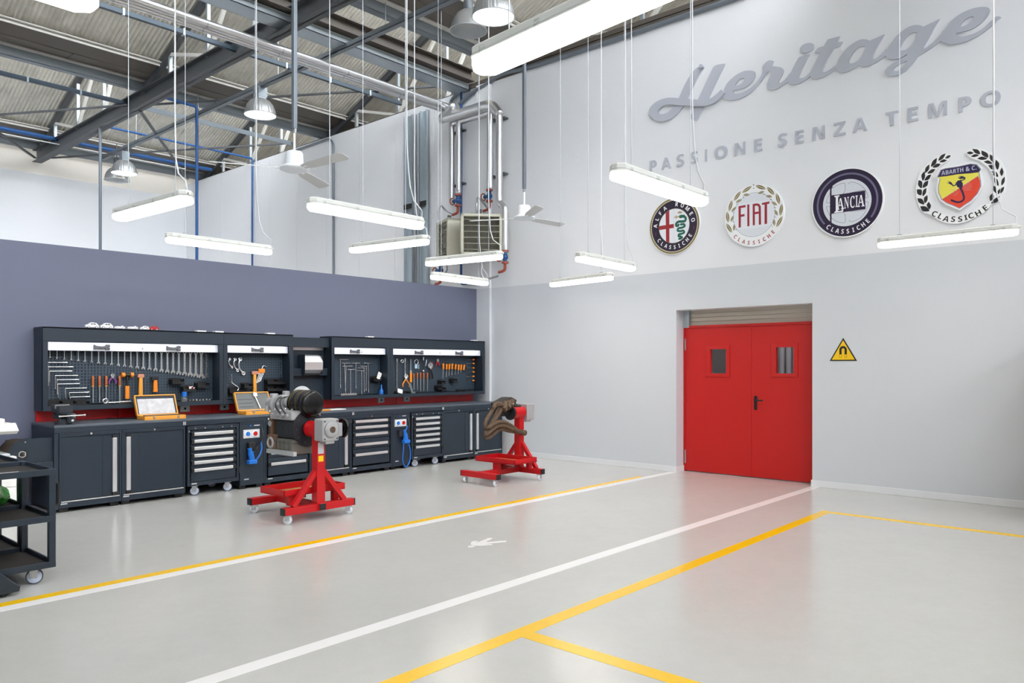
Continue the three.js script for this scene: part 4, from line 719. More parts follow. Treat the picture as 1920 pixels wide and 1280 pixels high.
function doorUnit(x0, x1, side, label) {
  const w = x1 - x0, t = thing('base_cabinet', label, 'cabinet', [x0, 0, BF], 0, 'workbench base units'); shell(t, w); feet(t, w);
  const door = part('door', [bx(0.02, w - 0.02, 0.76 + 0.06, 0.845, -0.02, -0.002, 0.002), bx(0.02, w - 0.02, 0.13, 0.815, -0.024, -0.012), bx(side > 0 ? w - 0.2 : 0.02, side > 0 ? w - 0.02 : 0.2, 0.13, 0.815, -0.018, -0.008, 0.003)], M.bench, t, 'blue grey steel door');
  const hx = side > 0 ? w - 0.075 : 0.072;
  part('handle', [bx(hx - 0.024, hx + 0.024, 0.165, 0.78, -0.01, 0.016, 0.006)], M.alu, door, 'tall aluminium handle');
  parts('handle_cap', [bx(hx - 0.026, hx + 0.026, 0.13, 0.165, -0.01, 0.018, 0.005), bx(hx - 0.026, hx + 0.026, 0.78, 0.81, -0.01, 0.018, 0.005)], M.black, door);
  part('lock', cyl(V(w / 2, 0.842, -0.004), V(w / 2, 0.842, 0.006), 0.012, 12), M.chrome, door);
  part('sill_strip', bx(0.02, w - 0.02, 0.112, 0.124, -0.012, 0.001), M.alu, t, 'bright strip along the bottom'); nameplate(t, 0.015, 0.09);
  return t;
}
function drawerFace(t, x0, x1, y0, y1, z, hy) {
  const d = part('drawer', bx(x0, x1, y0, y1, z - 0.02, z, 0.003), M.bench, t);
  part('handle', bx(x0 + 0.035, x1 - 0.035, hy - 0.02, hy + 0.02, z - 0.002, z + 0.018, 0.008), M.alu, d, 'aluminium grip bar');
  parts('handle_cap', [bx(x0, x0 + 0.035, hy - 0.024, hy + 0.024, z - 0.002, z + 0.02, 0.005), bx(x1 - 0.035, x1, hy - 0.024, hy + 0.024, z - 0.002, z + 0.02, 0.005)], M.black, d);
}
function drawerUnit(x0, x1, label) {
  const w = x1 - x0, t = thing('drawer_cabinet', label, 'cabinet', [x0, 0, BF], 0, 'workbench base units'); shell(t, w); feet(t, w);
  const hs = [0.771, 0.682, 0.58, 0.432, 0.286], edge = [0.81, 0.722, 0.632, 0.52, 0.372, 0.13];
  hs.forEach((h, i) => drawerFace(t, 0.045, w - 0.045, edge[i + 1] + 0.004, edge[i] - 0.004, -0.004, h));
  part('front_rail', bx(0.02, w - 0.02, 0.815, 0.86, -0.02, -0.001, 0.002), M.bench, t); part('lock', cyl(V(w / 2, 0.84, -0.004), V(w / 2, 0.84, 0.006), 0.012, 12), M.chrome, t); nameplate(t, 0.04, 0.09);
  return t;
}
function caster(parent, x, z, r = 0.055, h = 0.12, wheelMat = M.wheel, turn = 0, label) {
  const g = new THREE.Group(); g.name = 'caster'; g.position.set(x, 0, z); g.rotation.y = turn; parent.add(g); if (label) g.userData.label = label;
  part('wheel', [lathe([[0, -0.014], [r * 0.86, -0.014], [r * 0.86, 0.014], [0, 0.014]], 20).rotateZ(Math.PI / 2).translate(0, r, 0)], wheelMat, g);
  part('tyre', [lathe([[r * 0.86, -0.015], [r * 0.94, -0.015], [r, -0.009], [r, 0.009], [r * 0.94, 0.015], [r * 0.86, 0.015]], 24).rotateZ(Math.PI / 2).translate(0, r, 0)], wheelMat === M.wheelWhite ? M.wheelWhite : M.rubberGrey, g);
  part('fork', [bx(-0.022, -0.017, r * 0.8, h - 0.01, -0.03, 0.02), bx(0.017, 0.022, r * 0.8, h - 0.01, -0.03, 0.02), bx(-0.03, 0.03, h - 0.012, h, -0.04, 0.04), cyl(V(-0.028, r, 0), V(0.028, r, 0), 0.007, 8)], M.steel, g);
  return g;
}
function rollerUnit(x0, x1, label) {
  const w = x1 - x0, t = thing('roller_cabinet', label, 'cabinet', [x0, 0, BF + 0.02], 0, 'roller drawer cabinets');
  part('carcass', [bx(0, 0.03, 0.125, 0.845, -0.55, 0, 0.004), bx(w - 0.03, w, 0.125, 0.845, -0.55, 0, 0.004), bx(0.03, w - 0.03, 0.125, 0.845, -0.55, -0.53), bx(0.03, w - 0.03, 0.125, 0.17, -0.53, 0, 0.003), bx(0.03, w - 0.03, 0.805, 0.845, -0.53, 0, 0.003), bx(0, w, 0.845, 0.855, -0.55, 0.005, 0.003)], M.bench, t, 'blue grey roller cabinet body');
  const hs = [0.755, 0.668, 0.58, 0.492, 0.405, 0.312], edge = [0.8, 0.712, 0.625, 0.537, 0.45, 0.36, 0.17];
  hs.forEach((h, i) => drawerFace(t, 0.045, w - 0.045, edge[i + 1] + 0.004, edge[i] - 0.004, -0.004, h));
  parts('rivet', [0.1, 0.22, w - 0.22, w - 0.1].map((x) => cyl(V(x, 0.825, -0.004), V(x, 0.825, 0.004), 0.009, 10)), M.chrome, t);
  part('lock', cyl(V(0.02, 0.79, -0.002), V(0.02, 0.79, 0.005), 0.01, 10), M.chrome, t); part('latch', bx(w - 0.008, w + 0.012, 0.22, 0.3, -0.03, 0.008, 0.004), M.black, t); nameplate(t, 0.05, 0.145);
  for (const x of [0.12, w - 0.12]) for (const z of [-0.07, -0.48]) caster(t, x, z, 0.055, 0.125, M.wheel, 1.15);
  return t;
}
function serviceUnit(x0, x1, label, loop) {
  const w = x1 - x0, t = thing('service_panel', label, 'panel', [x0, 0, BF], 0, 'workbench service panels'); shell(t, w); feet(t, w);
  part('front_panel', bx(0.02, w - 0.02, 0.11, 0.84, -0.02, -0.004, 0.002), M.bench, t);
  const pl = part('socket_plate', bx(0.045, 0.275, 0.655, 0.765, -0.004, 0.012, 0.004), M.printerGrey, t, 'pale grey socket plate');
  for (const [x, m, l] of [[0.105, M.blueBright, 'blue round socket cover'], [0.21, M.red, 'red round socket cover']]) { part('socket_ring', new THREE.TorusGeometry(0.036, 0.007, 8, 24).translate(x, 0.71, 0.014), M.white, pl); part('socket_cover', cyl(V(x, 0.71, 0.01), V(x, 0.71, 0.03), 0.026, 18), m, pl, l); }
  part('pilot_lamp', cyl(V(0.15, 0.815, -0.004), V(0.15, 0.815, 0.006), 0.01, 10), M.blueBright, t); part('name_plate', bx(0.2, 0.28, 0.808, 0.822, -0.004, 0), M.alu, t); nameplate(t, 0.06, 0.12);
  part('bracket', [bx(0.1, 0.2, 0.5, 0.6, -0.004, 0.05, 0.006)], M.black, t, 'black cable bracket');
  const cx = loop ? 0.24 : 0.15, cy = loop ? 0.47 : 0.4;
  part('plug', [cyl(V(cx, cy - 0.06, 0.05), V(cx - 0.03, cy + 0.08, 0.05), 0.036, 14), cyl(V(cx - 0.03, cy + 0.08, 0.05), V(cx - 0.045, cy + 0.13, 0.05), 0.026, 12), bx(cx - 0.07, cx + 0.05, cy - 0.075, cy - 0.02, 0.02, 0.09, 0.012)], M.blueBright, t, 'blue cable plug');
  part('cable', tube([V(0.3, 0.78, 0.02), V(0.29, 0.68, 0.06), V(0.26, 0.6, 0.05), V(0.24, 0.55, 0.03), V(cx, cy + 0.05, 0.04)], 0.011, 8), M.black, t, 'black cable');
  if (loop) part('air_hose', tube([V(0.27, 0.66, 0.04), V(0.2, 0.52, 0.05), V(0.17, 0.3, 0.06), V(0.16, 0.12, 0.06), V(0.22, 0.03, 0.06), V(0.29, 0.1, 0.06), V(0.31, 0.26, 0.06), V(0.27, 0.38, 0.06), V(0.2, 0.42, 0.05)], 0.009, 8, 70), M.blueBright, t, 'blue hose hanging in a loop');
  else part('air_hose', tube([V(0.27, 0.62, 0.04), V(0.28, 0.52, 0.05), V(0.25, 0.44, 0.06), V(0.2, 0.37, 0.05)], 0.009, 8, 30), M.blueBright, t);
  return t;
}
doorUnit(2.93, 3.572, 1, 'base cabinet with a tall handle, under the vise');
doorUnit(3.576, 4.312, -1, 'base cabinet with a tall handle, under the paper-filled wooden case');
rollerUnit(4.33, 5.0, 'drawer roller cabinet between a door cabinet and the engine on its stand');
serviceUnit(5.022, 5.38, 'bench service panel with sockets and no hose loop', false);
drawerUnit(5.384, 6.08, 'five-drawer base cabinet partly behind the engine stand');
doorUnit(6.086, 6.742, 1, 'base cabinet partly hidden by the gearbox of the stand');
drawerUnit(6.748, 7.512, 'five-drawer base cabinet beside the hose loop panel');
serviceUnit(7.518, 7.872, 'bench service panel with a blue hose loop', true);
rollerUnit(7.89, 8.56, 'drawer roller cabinet beside the blue hose loop');
doorUnit(8.578, 9.29, 1, 'base cabinet next to the roller cabinet by the hose loop');
doorUnit(9.298, 10.0, -1, 'end base cabinet at the pale grey wall');
{
  const t = thing('worktop', 'long blue grey workbench top', 'worktop', [2.88, 0.862, BF]);
  part('top', [bx(0, 7.14, 0.06, 0.088, -0.73, 0.008, 0.004)], metricMat(std(0x5a626c, 0.42, 0.2), 1), t, 'grey work surface');
  part('apron', [bx(0, 7.14, 0, 0.06, -0.02, 0.005, 0.004), bx(0, 0.03, 0, 0.06, -0.73, 0), bx(7.11, 7.14, 0, 0.06, -0.73, 0)], M.bench, t, 'blue grey front edge');
  for (const u of [343, 660, 829]) { const x = onZ(u, 790, BF).x - 2.88; part('badge', [bx(x, x + 0.014, 0.012, 0.052, 0.005, 0.008), bx(x + 0.02, x + 0.034, 0.012, 0.052, 0.005, 0.008)], M.alu, t, 'small silver badge'); }
  const l = thing('end_panel', 'blue grey end panel of the workbench below the vise', 'panel', [2.88, 0, BF]); part('panel', bx(0, 0.045, 0.04, 0.862, -0.72, 0, 0.004), M.bench, l); parts('bolt', [[-0.12, 0.72], [-0.12, 0.5], [-0.12, 0.3]].map(([z, y]) => cyl(V(-0.006, y, z), V(0, y, z), 0.008, 8)), M.chrome, l);
}
// ---------------------------------------------------------------- wall units above the bench
const UF = -9.62, PEG = -9.86;
const pegTex = (() => { // square holes cut through the board, one per tile of 19 mm
  const n = 16, d = new Uint8Array(n * n * 4); for (let y = 0; y < n; y++) for (let x = 0; x < n; x++) { const hole = x >= 5 && x < 11 && y >= 4 && y < 12, i = (y * n + x) * 4; d[i] = d[i + 1] = d[i + 2] = hole ? 0 : 255; d[i + 3] = 255; }
  const t = new THREE.DataTexture(d, n, n); t.wrapS = t.wrapT = THREE.RepeatWrapping; t.magFilter = t.minFilter = THREE.LinearFilter; t.needsUpdate = true; return t;
})();
const pegMat = new THREE.MeshStandardMaterial({ color: 0x3b4957, roughness: 0.5, metalness: 0.1, alphaMap: pegTex, alphaTest: 0.5, side: THREE.DoubleSide }); pegMat.userData.metric = 1 / 0.036;
function toolUnit(x0, x1, label, handles, leftSide, rightSide) {
  const w = x1 - x0, t = thing('tool_cabinet', label, 'tool cabinet', [x0, 1.08, PEG - 0.06], 0, 'wall tool cabinets'), D = UF - (PEG - 0.06), y = (v) => v - 1.08;
  part('header', [bx(0, w, y(1.87), y(2.03), D - 0.012, D, 0.003), bx(0, w, y(2.015), y(2.03), 0, D), bx(0, w, y(1.93), y(2.03), 0, 0.01)], M.bench, t, 'blue grey header box');
  parts('side_panel', [bx(0, 0.03, 0, y(2.02), 0, D - 0.004, 0.002), bx(w - 0.03, w, 0, y(2.02), 0, D - 0.004, 0.002)], M.bench, t);
  parts('post', [bx(0, 0.055, 0, y(1.868), D - 0.035, D, 0.004), bx(w - 0.055, w, 0, y(1.868), D - 0.035, D, 0.004)], M.bench, t);
  part('back_sheet', bx(0.03, w - 0.03, 0, y(1.95), 0.004, 0.012), M.bench, t);
  part('pegboard', new THREE.PlaneGeometry(w - 0.06, y(1.95) - 0.06).translate(w / 2, (y(1.95) + 0.06) / 2, 0.06), pegMat, t, 'perforated steel tool board');
  part('shelf', [bx(0.03, w - 0.03, 0.0, 0.015, 0, D), bx(0, w, 0, 0.05, D - 0.012, D + 0.002, 0.003), bx(0.055, w - 0.055, 0.05, 0.056, D - 0.016, D + 0.003)], M.bench, t, 'tray shelf');
  const sh = part('shutter', bx(0.04, w - 0.04, y(1.765), y(1.862), D - 0.09, D - 0.075, 0.004), std(0xe6e8ee, 0.35, 0.1), t, 'white bottom bar of the rolled-up shutter');
  for (const f of handles) {
    const hx = f * w, zz = D - 0.07, yy = y(1.812);
    part('handle', extr([[-0.085, 0.025], [-0.06, 0.012], [0, 0.006], [0.04, 0.012], [0.05, 0.028], [0.085, 0.028], [0.09, 0.005], [0.075, -0.005], [0.09, -0.014], [0.085, -0.032], [0.05, -0.03], [0.04, -0.014], [0, -0.02], [-0.06, -0.014], [-0.085, -0.026]], 0.022, 0.002).translate(hx, yy, zz), M.steelDark, sh, 'wrench-shaped shutter handle');
  }
  part('lock', cyl(V(w * 0.5 + 0.05, y(1.8), D - 0.075), V(w * 0.5 + 0.05, y(1.8), D - 0.068), 0.009, 10), M.steelGrey, sh);
  part('light_strip', bx(0.06, w - 0.06, y(1.874), y(1.888), D - 0.04, D - 0.016), M.glowStrip, t, 'light strip under the header');
  const a = new THREE.RectAreaLight(0xeef1ff, STRIP_LIGHT, w - 0.14, 0.02); a.position.set(w / 2, y(1.872), D - 0.03); a.rotation.x = -Math.PI / 2 + 0.5; t.add(a);
  return t;
}
toolUnit(2.914, 5.05, 'wall tool cabinet with the long row of spanners', [0.3, 0.7], true);
toolUnit(5.052, 6.1, 'wall tool cabinet with curved spanners and a hammer', [0.5]);
toolUnit(6.75, 7.87, 'wall tool cabinet with T-handle wrenches', [0.42], true);
toolUnit(7.872, 10.05, 'wall tool cabinet with screwdrivers and pliers', [0.3, 0.73]);
{ // recessed bay with the paper roll
  const t = thing('roll_bay', 'plain blue grey wall bay holding the steel roll dispenser', 'panel', [6.102, 1.08, -9.92]), w = 0.646;
  part('back_panel', bx(0, w, 0, 0.9, 0.002, 0.1, 0.002), M.bench, t); part('header', [bx(0, w, 0.78, 0.92, 0.1, 0.24, 0.003)], M.bench, t); part('ledge', bx(0, w, 0.36, 0.47, 0.1, 0.2, 0.004), M.bench, t); part('top_rail', bx(0.02, w - 0.02, 0.74, 0.78, 0.1, 0.12), M.alu, t);
  const r = thing('roll_dispenser', 'brushed steel paper roll dispenser in the plain bay', 'dispenser', [6.45, 1.5, -9.8]);
  part('cover', [extr([[0, 0.02], [0.02, -0.05], [0.1, -0.08], [0.17, -0.02], [0.18, 0.09], [0.13, 0.18], [0.04, 0.2], [0, 0.19]].map(([a, b]) => [a, b]), 0.3).rotateY(-Math.PI / 2).translate(0.15, 0.05, 0)], M.alu, r, 'brushed steel cover');
  parts('end_plate', [bx(-0.155, -0.15, -0.03, 0.25, 0, 0.17), bx(0.15, 0.155, -0.03, 0.25, 0, 0.17)], M.bench, r); part('roll', cyl(V(-0.14, -0.03, 0.08), V(0.14, -0.03, 0.08), 0.035, 16), M.black, r);
}
{ // red splash strip with sockets
  const t = thing('splash_panel', 'red strip along the wall behind the worktop', 'panel', [2.93, TOPY, -9.925]);
  let x = 0; for (const w of [0.9, 1.2, 1.2, 0.9, 1.1, 0.9, 0.9]) { part('panel', bx(x + 0.002, x + w - 0.002, 0, 0.128, 0, 0.02, 0.002), M.redPanel, t); x += w; }
  for (const [u, v, m] of [[346, 770, M.paper], [420, 768, M.printerGrey], [714, 757, M.printerGrey], [762, 754, M.printerGrey]]) { const p = onZ(u, v, -9.9); const s = part('socket', bx(p.x - 2.93 - 0.065, p.x - 2.93 + 0.065, 0.035, 0.125, 0.02, 0.04, 0.006), m, t, 'wall socket'); part('socket_insert', bx(p.x - 2.93 - 0.014, p.x - 2.93 + 0.014, 0.066, 0.094, 0.04, 0.043), M.black, s); }
}
// ---------------------------------------------------------------- hand tools on the boards
const TZ = PEG + 0.012;
const K1 = crop(40, 590, 4.795), K2 = crop(400, 600, 6.4), K3 = crop(600, 610, 6);
const tp = (k, x, y, z = TZ) => onZ(...k(x, y), z);
// unit-length combination spanner, ring up and jaw down, along -y from the ring centre
const spannerGeo = (() => {
  const ring = extr(circle(0.055, 20), 0.02, 0.004, [circle(0.03, 12)]);
  const shaft = extr([[-0.026, -0.04], [0.026, -0.04], [0.034, -0.84], [-0.034, -0.84]], 0.016, 0.004);
  const jaw = extr([[-0.034, -0.8], [0.034, -0.8], [0.075, -0.86], [0.078, -0.92], [0.045, -0.99], [0.028, -0.985], [0.03, -0.925], [-0.012, -0.9], [-0.045, -0.94], [-0.058, -0.985], [-0.082, -0.94], [-0.075, -0.86]], 0.018, 0.004);
  return mg(ring, shaft, jaw).scale(1.3, 1, 1);
})();
function hung(name, label, category, geo, mat, p, scale, rotZ, group) { const m = new THREE.Mesh(geo, mat); m.name = numbered(name); m.position.copy(p); m.scale.set(scale, scale, scale); m.rotation.z = rotZ; m.castShadow = m.receiveShadow = true; scene.add(m); return tag(m, label, category, group); }
{
  const xs = [257, 321, 386, 449, 512, 572, 633, 694, 754, 813, 871, 928, 984, 1041, 1096, 1151, 1206, 1259, 1312, 1364, 1415, 1467, 1518, 1568, 1617, 1667], n = xs.length;
  xs.forEach((x, i) => { const t = i / (n - 1), a = tp(K1, x, 322 + 24 * t), b = tp(K1, x - 6 * t, 392 + 192 * Math.pow(t, 1.05)); hung('combination_spanner', `chrome combination spanner, the ${i < 13 ? (i ? ORD[i] + ' shortest' : 'shortest') : (i < n - 1 ? ORD[n - 1 - i] + ' longest' : 'longest')} in the graded row`, 'spanner', spannerGeo, M.chrome, a, a.y - b.y, 0, 'row of combination spanners'); });
}
const rod = (a, b, r) => cyl(a, b, r, 8);
function lWrench(k, [x0, y0, x1], [yv, dx = 0], name, label, group) { // long arm across, short arm down from its left end
  const a = tp(k, x0, y0), b = tp(k, x1, y0), c = tp(k, x0 + dx, yv);
  const t = thing(name, label, 'wrench', [a.x, a.y, a.z], 0, group), L = (p) => V(p.x - a.x, p.y - a.y, 0.008);
  part('long_arm', rod(L(a), V(b.x - a.x, 0, 0.008), 0.0065), M.chrome, t); part('short_arm', rod(V(0, 0, 0.008), V(c.x - a.x, c.y - a.y, 0.008), 0.0065), M.chrome, t);
  part('socket_end', rod(V(b.x - a.x - 0.05, 0, 0.008), V(b.x - a.x, 0, 0.008), 0.0105), M.chrome, t);
}
[[232, 428, 412, 470, 6], [240, 468, 463, 640, 0], [250, 507, 452, 605, 0], [300, 547, 505, 668, 2], [316, 585, 515, 715, 4], [324, 622, 520, 745, 4], [392, 662, 583, 755, 2], [428, 700, 605, 738, 0], [438, 740, 612, 752, 0]].forEach(([x0, y0, x1, yv, dx], i, a) => lWrench(K1, [x0, y0, x1], [yv, dx], 'angled_wrench', `thin chrome angled wrench, ${i === a.length - 1 ? 'lowest' : i ? ORD[i] + ' from the top' : 'topmost'} of the stepped set`, 'stepped angled wrenches'));
[[1517, 472, 815, 1505, 1615, 1519], [1567, 515, 880, 1535, 1640, 1582], [1588, 552, 850, 1545, 1665, 1580], [1640, 592, 895, 1603, 1698, 1640], [1705, 515, 818, 1655, 1755, 1705], [1775, 608, 892, 1712, 1800, 1775], [1803, 572, 865, 1730, 1812, 1806], [1830, 552, 848, 1756, 1836, 1829], [1852, 516, 866, 1800, 1905, 1856]].forEach(([x, y, yb, x0, x1, xb], i) => {
  const a = tp(K2, x, y), b = tp(K2, xb, yb), l = tp(K2, x0, y), r = tp(K2, x1, y);
  const t = thing('t_handle_wrench', `chrome T-handle wrench, ${ORD[i]} from the roll dispenser bay`, 'wrench', [a.x, b.y, a.z], 0, 'hanging T-handle wrenches');
  part('cross_bar', rod(V(l.x - a.x, a.y - b.y, 0.01), V(r.x - a.x, a.y - b.y, 0.01), 0.005), M.chrome, t); part('shaft', rod(V(0, a.y - b.y, 0.01), V(b.x - a.x, 0.03, 0.01), 0.006), M.chrome, t); part('socket_end', rod(V((b.x - a.x) * 0.9, 0.05, 0.01), V(b.x - a.x, 0, 0.01), 0.011), M.chrome, t);
});
// handle at the top, blade down; total length from top to tip
function driver(name, label, category, top, tip, handleLen, r, hMat, bladeR, group, bladeMat = M.steel, ferrule) {
  const d = tip.clone().sub(top), L = d.length(), t = thing(name, label, category, [top.x, top.y, top.z], 0, group);
  t.rotation.z = Math.atan2(d.x, -d.y);
  part('handle', lathe([[0, 0], [r * 0.8, -0.004], [r, -handleLen * 0.2], [r * 0.8, -handleLen * 0.55], [r * 0.95, -handleLen * 0.85], [r * 0.5, -handleLen], [0, -handleLen]].map(([a, b]) => [a, b]), 12), hMat, t, 'coloured handle');
  if (ferrule) part('ferrule', cyl(V(0, -handleLen, 0), V(0, -handleLen - 0.012, 0), r * 1.05, 12), M.orangeWood, t);
  part('blade', cyl(V(0, -L, 0), V(0, -handleLen * 0.95, 0), bladeR, 8), bladeMat, t);
  return t;
}
const blackHandle = std(0x6b3a26, 0.4);
[[638, 548, 790], [697, 548, 790], [757, 548, 785], [878, 548, 778]].forEach(([x, yt, yb], i) => { const a = tp(K1, x, yt), b = tp(K1, x, yb); a.z = b.z = TZ + 0.02; driver('file', `file with amber handle on the spanner board, ${['farthest from the mallet', 'second from the angled wrenches', 'third from the angled wrenches', 'between the purple pliers and the mallet'][i]}`, 'file', a, b, (a.y - b.y) * 0.36, 0.016, M.amber, 0.0095, 'files with amber handles', M.steel, true); });
[[1047, 540, 720], [1087, 530, 725], [1122, 530, 740], [1158, 530, 740], [1200, 530, 740]].forEach(([x, yt, yb], i) => { const a = tp(K3, x, yt), b = tp(K3, x, yb); a.z = b.z = TZ + 0.02; driver('file', `slim file with amber handle, ${ORD[i]} from the orange gripped knife`, 'file', a, b, (a.y - b.y) * 0.34, 0.015, M.amber, 0.0075, 'slim files'); });
[[1377, 425, 595], [1415, 432, 580], [1445, 430, 562], [1478, 425, 556], [1515, 432, 548], [1548, 438, 546], [1578, 438, 530], [1612, 438, 502]].forEach(([x, yt, yb], i, all) => { const a = tp(K3, x, yt), b = tp(K3, x - 6, yb); a.z = b.z = TZ + 0.025; driver('screwdriver', `orange handled screwdriver, ${i === 7 ? 'shortest' : i ? ORD[i] + ' longest' : 'longest'} of the sloping row`, 'screwdriver', a, b, 0.105, 0.02, M.orange, 0.005, 'orange screwdrivers'); });
[383, 428, 477, 523, 572, 620].forEach((y, i) => { const a = tp(K3, 1726, y), b = tp(K3, y < 600 ? 1640 : 1655, y + 4); a.z = b.z = TZ + 0.025; driver('stubby_driver', `small orange driver held level, ${i === 5 ? 'lowest' : i ? ORD[i] + ' from the top' : 'topmost'} of the end column`, 'screwdriver', a, b, 0.045, 0.017, M.orange, 0.005, 'level orange drivers'); });
// hammers
function hammer(k, x, yTop, yBot, x0, x1, headMat, handleMat, label, mallet) {
  const a = tp(k, x, yTop), b = tp(k, x, yBot), l = tp(k, x0, yTop), r = tp(k, x1, yTop), t = thing('hammer', label, 'hammer', [a.x, b.y, TZ + 0.03]), H = a.y - b.y;
  part('head', mallet ? [cyl(V(l.x - a.x + 0.03, H - 0.02, 0), V(r.x - a.x - 0.03, H - 0.02, 0), 0.022, 14)] : [bx(l.x - a.x, r.x - a.x, H - 0.045, H, -0.018, 0.018, 0.006)], headMat, t, 'hammer head');
  if (mallet) parts('striking_face', [cyl(V(l.x - a.x, H - 0.02, 0), V(l.x - a.x + 0.035, H - 0.02, 0), 0.03, 14), cyl(V(r.x - a.x - 0.035, H - 0.02, 0), V(r.x - a.x, H - 0.02, 0), 0.03, 14)], M.orange, t, 'orange plastic face');
  if (mallet) { part('shaft', cyl(V(0, H * 0.5, 0), V(0, H - 0.03, 0), 0.013, 10), M.black, t); part('grip', bx(-0.024, 0.024, 0, H * 0.52, -0.014, 0.014, 0.01), handleMat, t, 'yellow grip'); }
  else part('handle', extr([[-0.022, 0], [0.022, 0], [0.02, H * 0.3], [0.016, H - 0.04], [-0.016, H - 0.04], [-0.02, H * 0.3]], 0.02, 0.004).translate(0, 0, -0.01), handleMat, t, 'yellow wooden handle');
}
hammer(K1, 943, 525, 757, 893, 997, M.black, M.orange, 'mallet with orange faces and yellow grip', true);
hammer(K1, 1063, 532, 775, 1036, 1092, M.hammerHead, M.wood, 'hammer with yellow wooden handle on the spanner board');
hammer(K1, 1195, 556, 690, 1160, 1222, M.black, M.orange, 'small hammer with orange handle on the spanner board');
hammer(K2, 482, 612, 855, 445, 525, M.hammerHead, M.wood, 'hammer with yellow handle beside the curved spanners');
// pliers: two crossed halves
function pliers(k, x, yTop, yBot, spread, gripMat, label, z = TZ + 0.015, jawMat = M.steel, rot = 0) {
  const a = tp(k, x, yTop), b = tp(k, x, yBot), H = a.y - b.y, t = thing('pliers', label, 'pliers', [a.x, b.y, z]); t.rotation.z = rot;
  for (const s of [-1, 1]) {
    part('jaw', extr([[0, H], [s * 0.18 * H, H * 0.86], [s * 0.16 * H, H * 0.74], [0, H * 0.6], [-s * 0.05 * H, H * 0.66], [s * 0.03 * H, H * 0.8]], 0.014, 0.002).translate(0, 0, s * 0.004), jawMat, t);
    part('grip', tube([V(0, H * 0.62, 0.006), V(s * spread * 0.5, H * 0.42, 0.006), V(s * spread, H * 0.2, 0.006), V(s * spread * 0.95, 0, 0.006)], 0.011, 8), gripMat, t, 'coloured grip');
  }
  part('pivot', cyl(V(0, H * 0.63, -0.004), V(0, H * 0.63, 0.022), 0.014, 12), M.steel, t);
}
pliers(K1, 813, 525, 618, 0.04, M.purple, 'pliers with purple grips on the spanner board');
pliers(K3, 1315, 375, 450, 0.035, M.red, 'pliers with dark red grips above the screwdrivers');
pliers(K3, 951, 545, 690, 0.07, M.orange, 'big water pump pliers with orange grips', TZ + 0.03, M.chrome);
pliers(K3, 1245, 412, 600, 0.035, M.black, 'slim pliers leaning beside the red handle', TZ + 0.015, M.steel, 0.12);
{ const a = tp(K3, 1250, 412), b = tp(K3, 1250, 482); solo('cutter', 'red handled cutter on the screwdriver board', 'cutter', bx(a.x - 0.022, a.x + 0.022, b.y, a.y, TZ, TZ + 0.025, 0.01), M.red); }
// curved spanners
for (const [x0, y0, x1, y1, r] of [[193, 467, 219, 564, 0.008], [255, 470, 284, 603, 0.01], [316, 470, 356, 638, 0.013]]) {
  const a = tp(K2, x0, y0), b = tp(K2, x1, y1), m1 = tp(K2, x0 - 16, y0 + (y1 - y0) * 0.3), m2 = tp(K2, x0 - 4, y0 + (y1 - y0) * 0.7);
  const t = thing('curved_spanner', 'chrome half-moon spanner curving down the board', 'spanner', [a.x, b.y, TZ + 0.012], 0, 'half-moon spanners'), L = (p) => V(p.x - a.x, p.y - b.y, 0);
  part('shaft', tube([L(a), L(m1), L(m2), L(b)], r, 8), M.chrome, t); for (const p of [a, b]) part('ring_end', new THREE.TorusGeometry(r * 1.7, r * 0.7, 8, 18).translate(p.x - a.x, p.y - b.y, 0), M.chrome, t);
}
for (const [x, y0, y1, label] of [[163, 650, 795, 'short chrome spanner at the edge of the curved spanner board'], [220, 655, 755, 'short chrome spanner above the black bin']]) { const a = tp(K2, x, y0), b = tp(K2, x, y1); hung('short_spanner', label, 'spanner', spannerGeo, M.chrome, a, a.y - b.y, 0); }
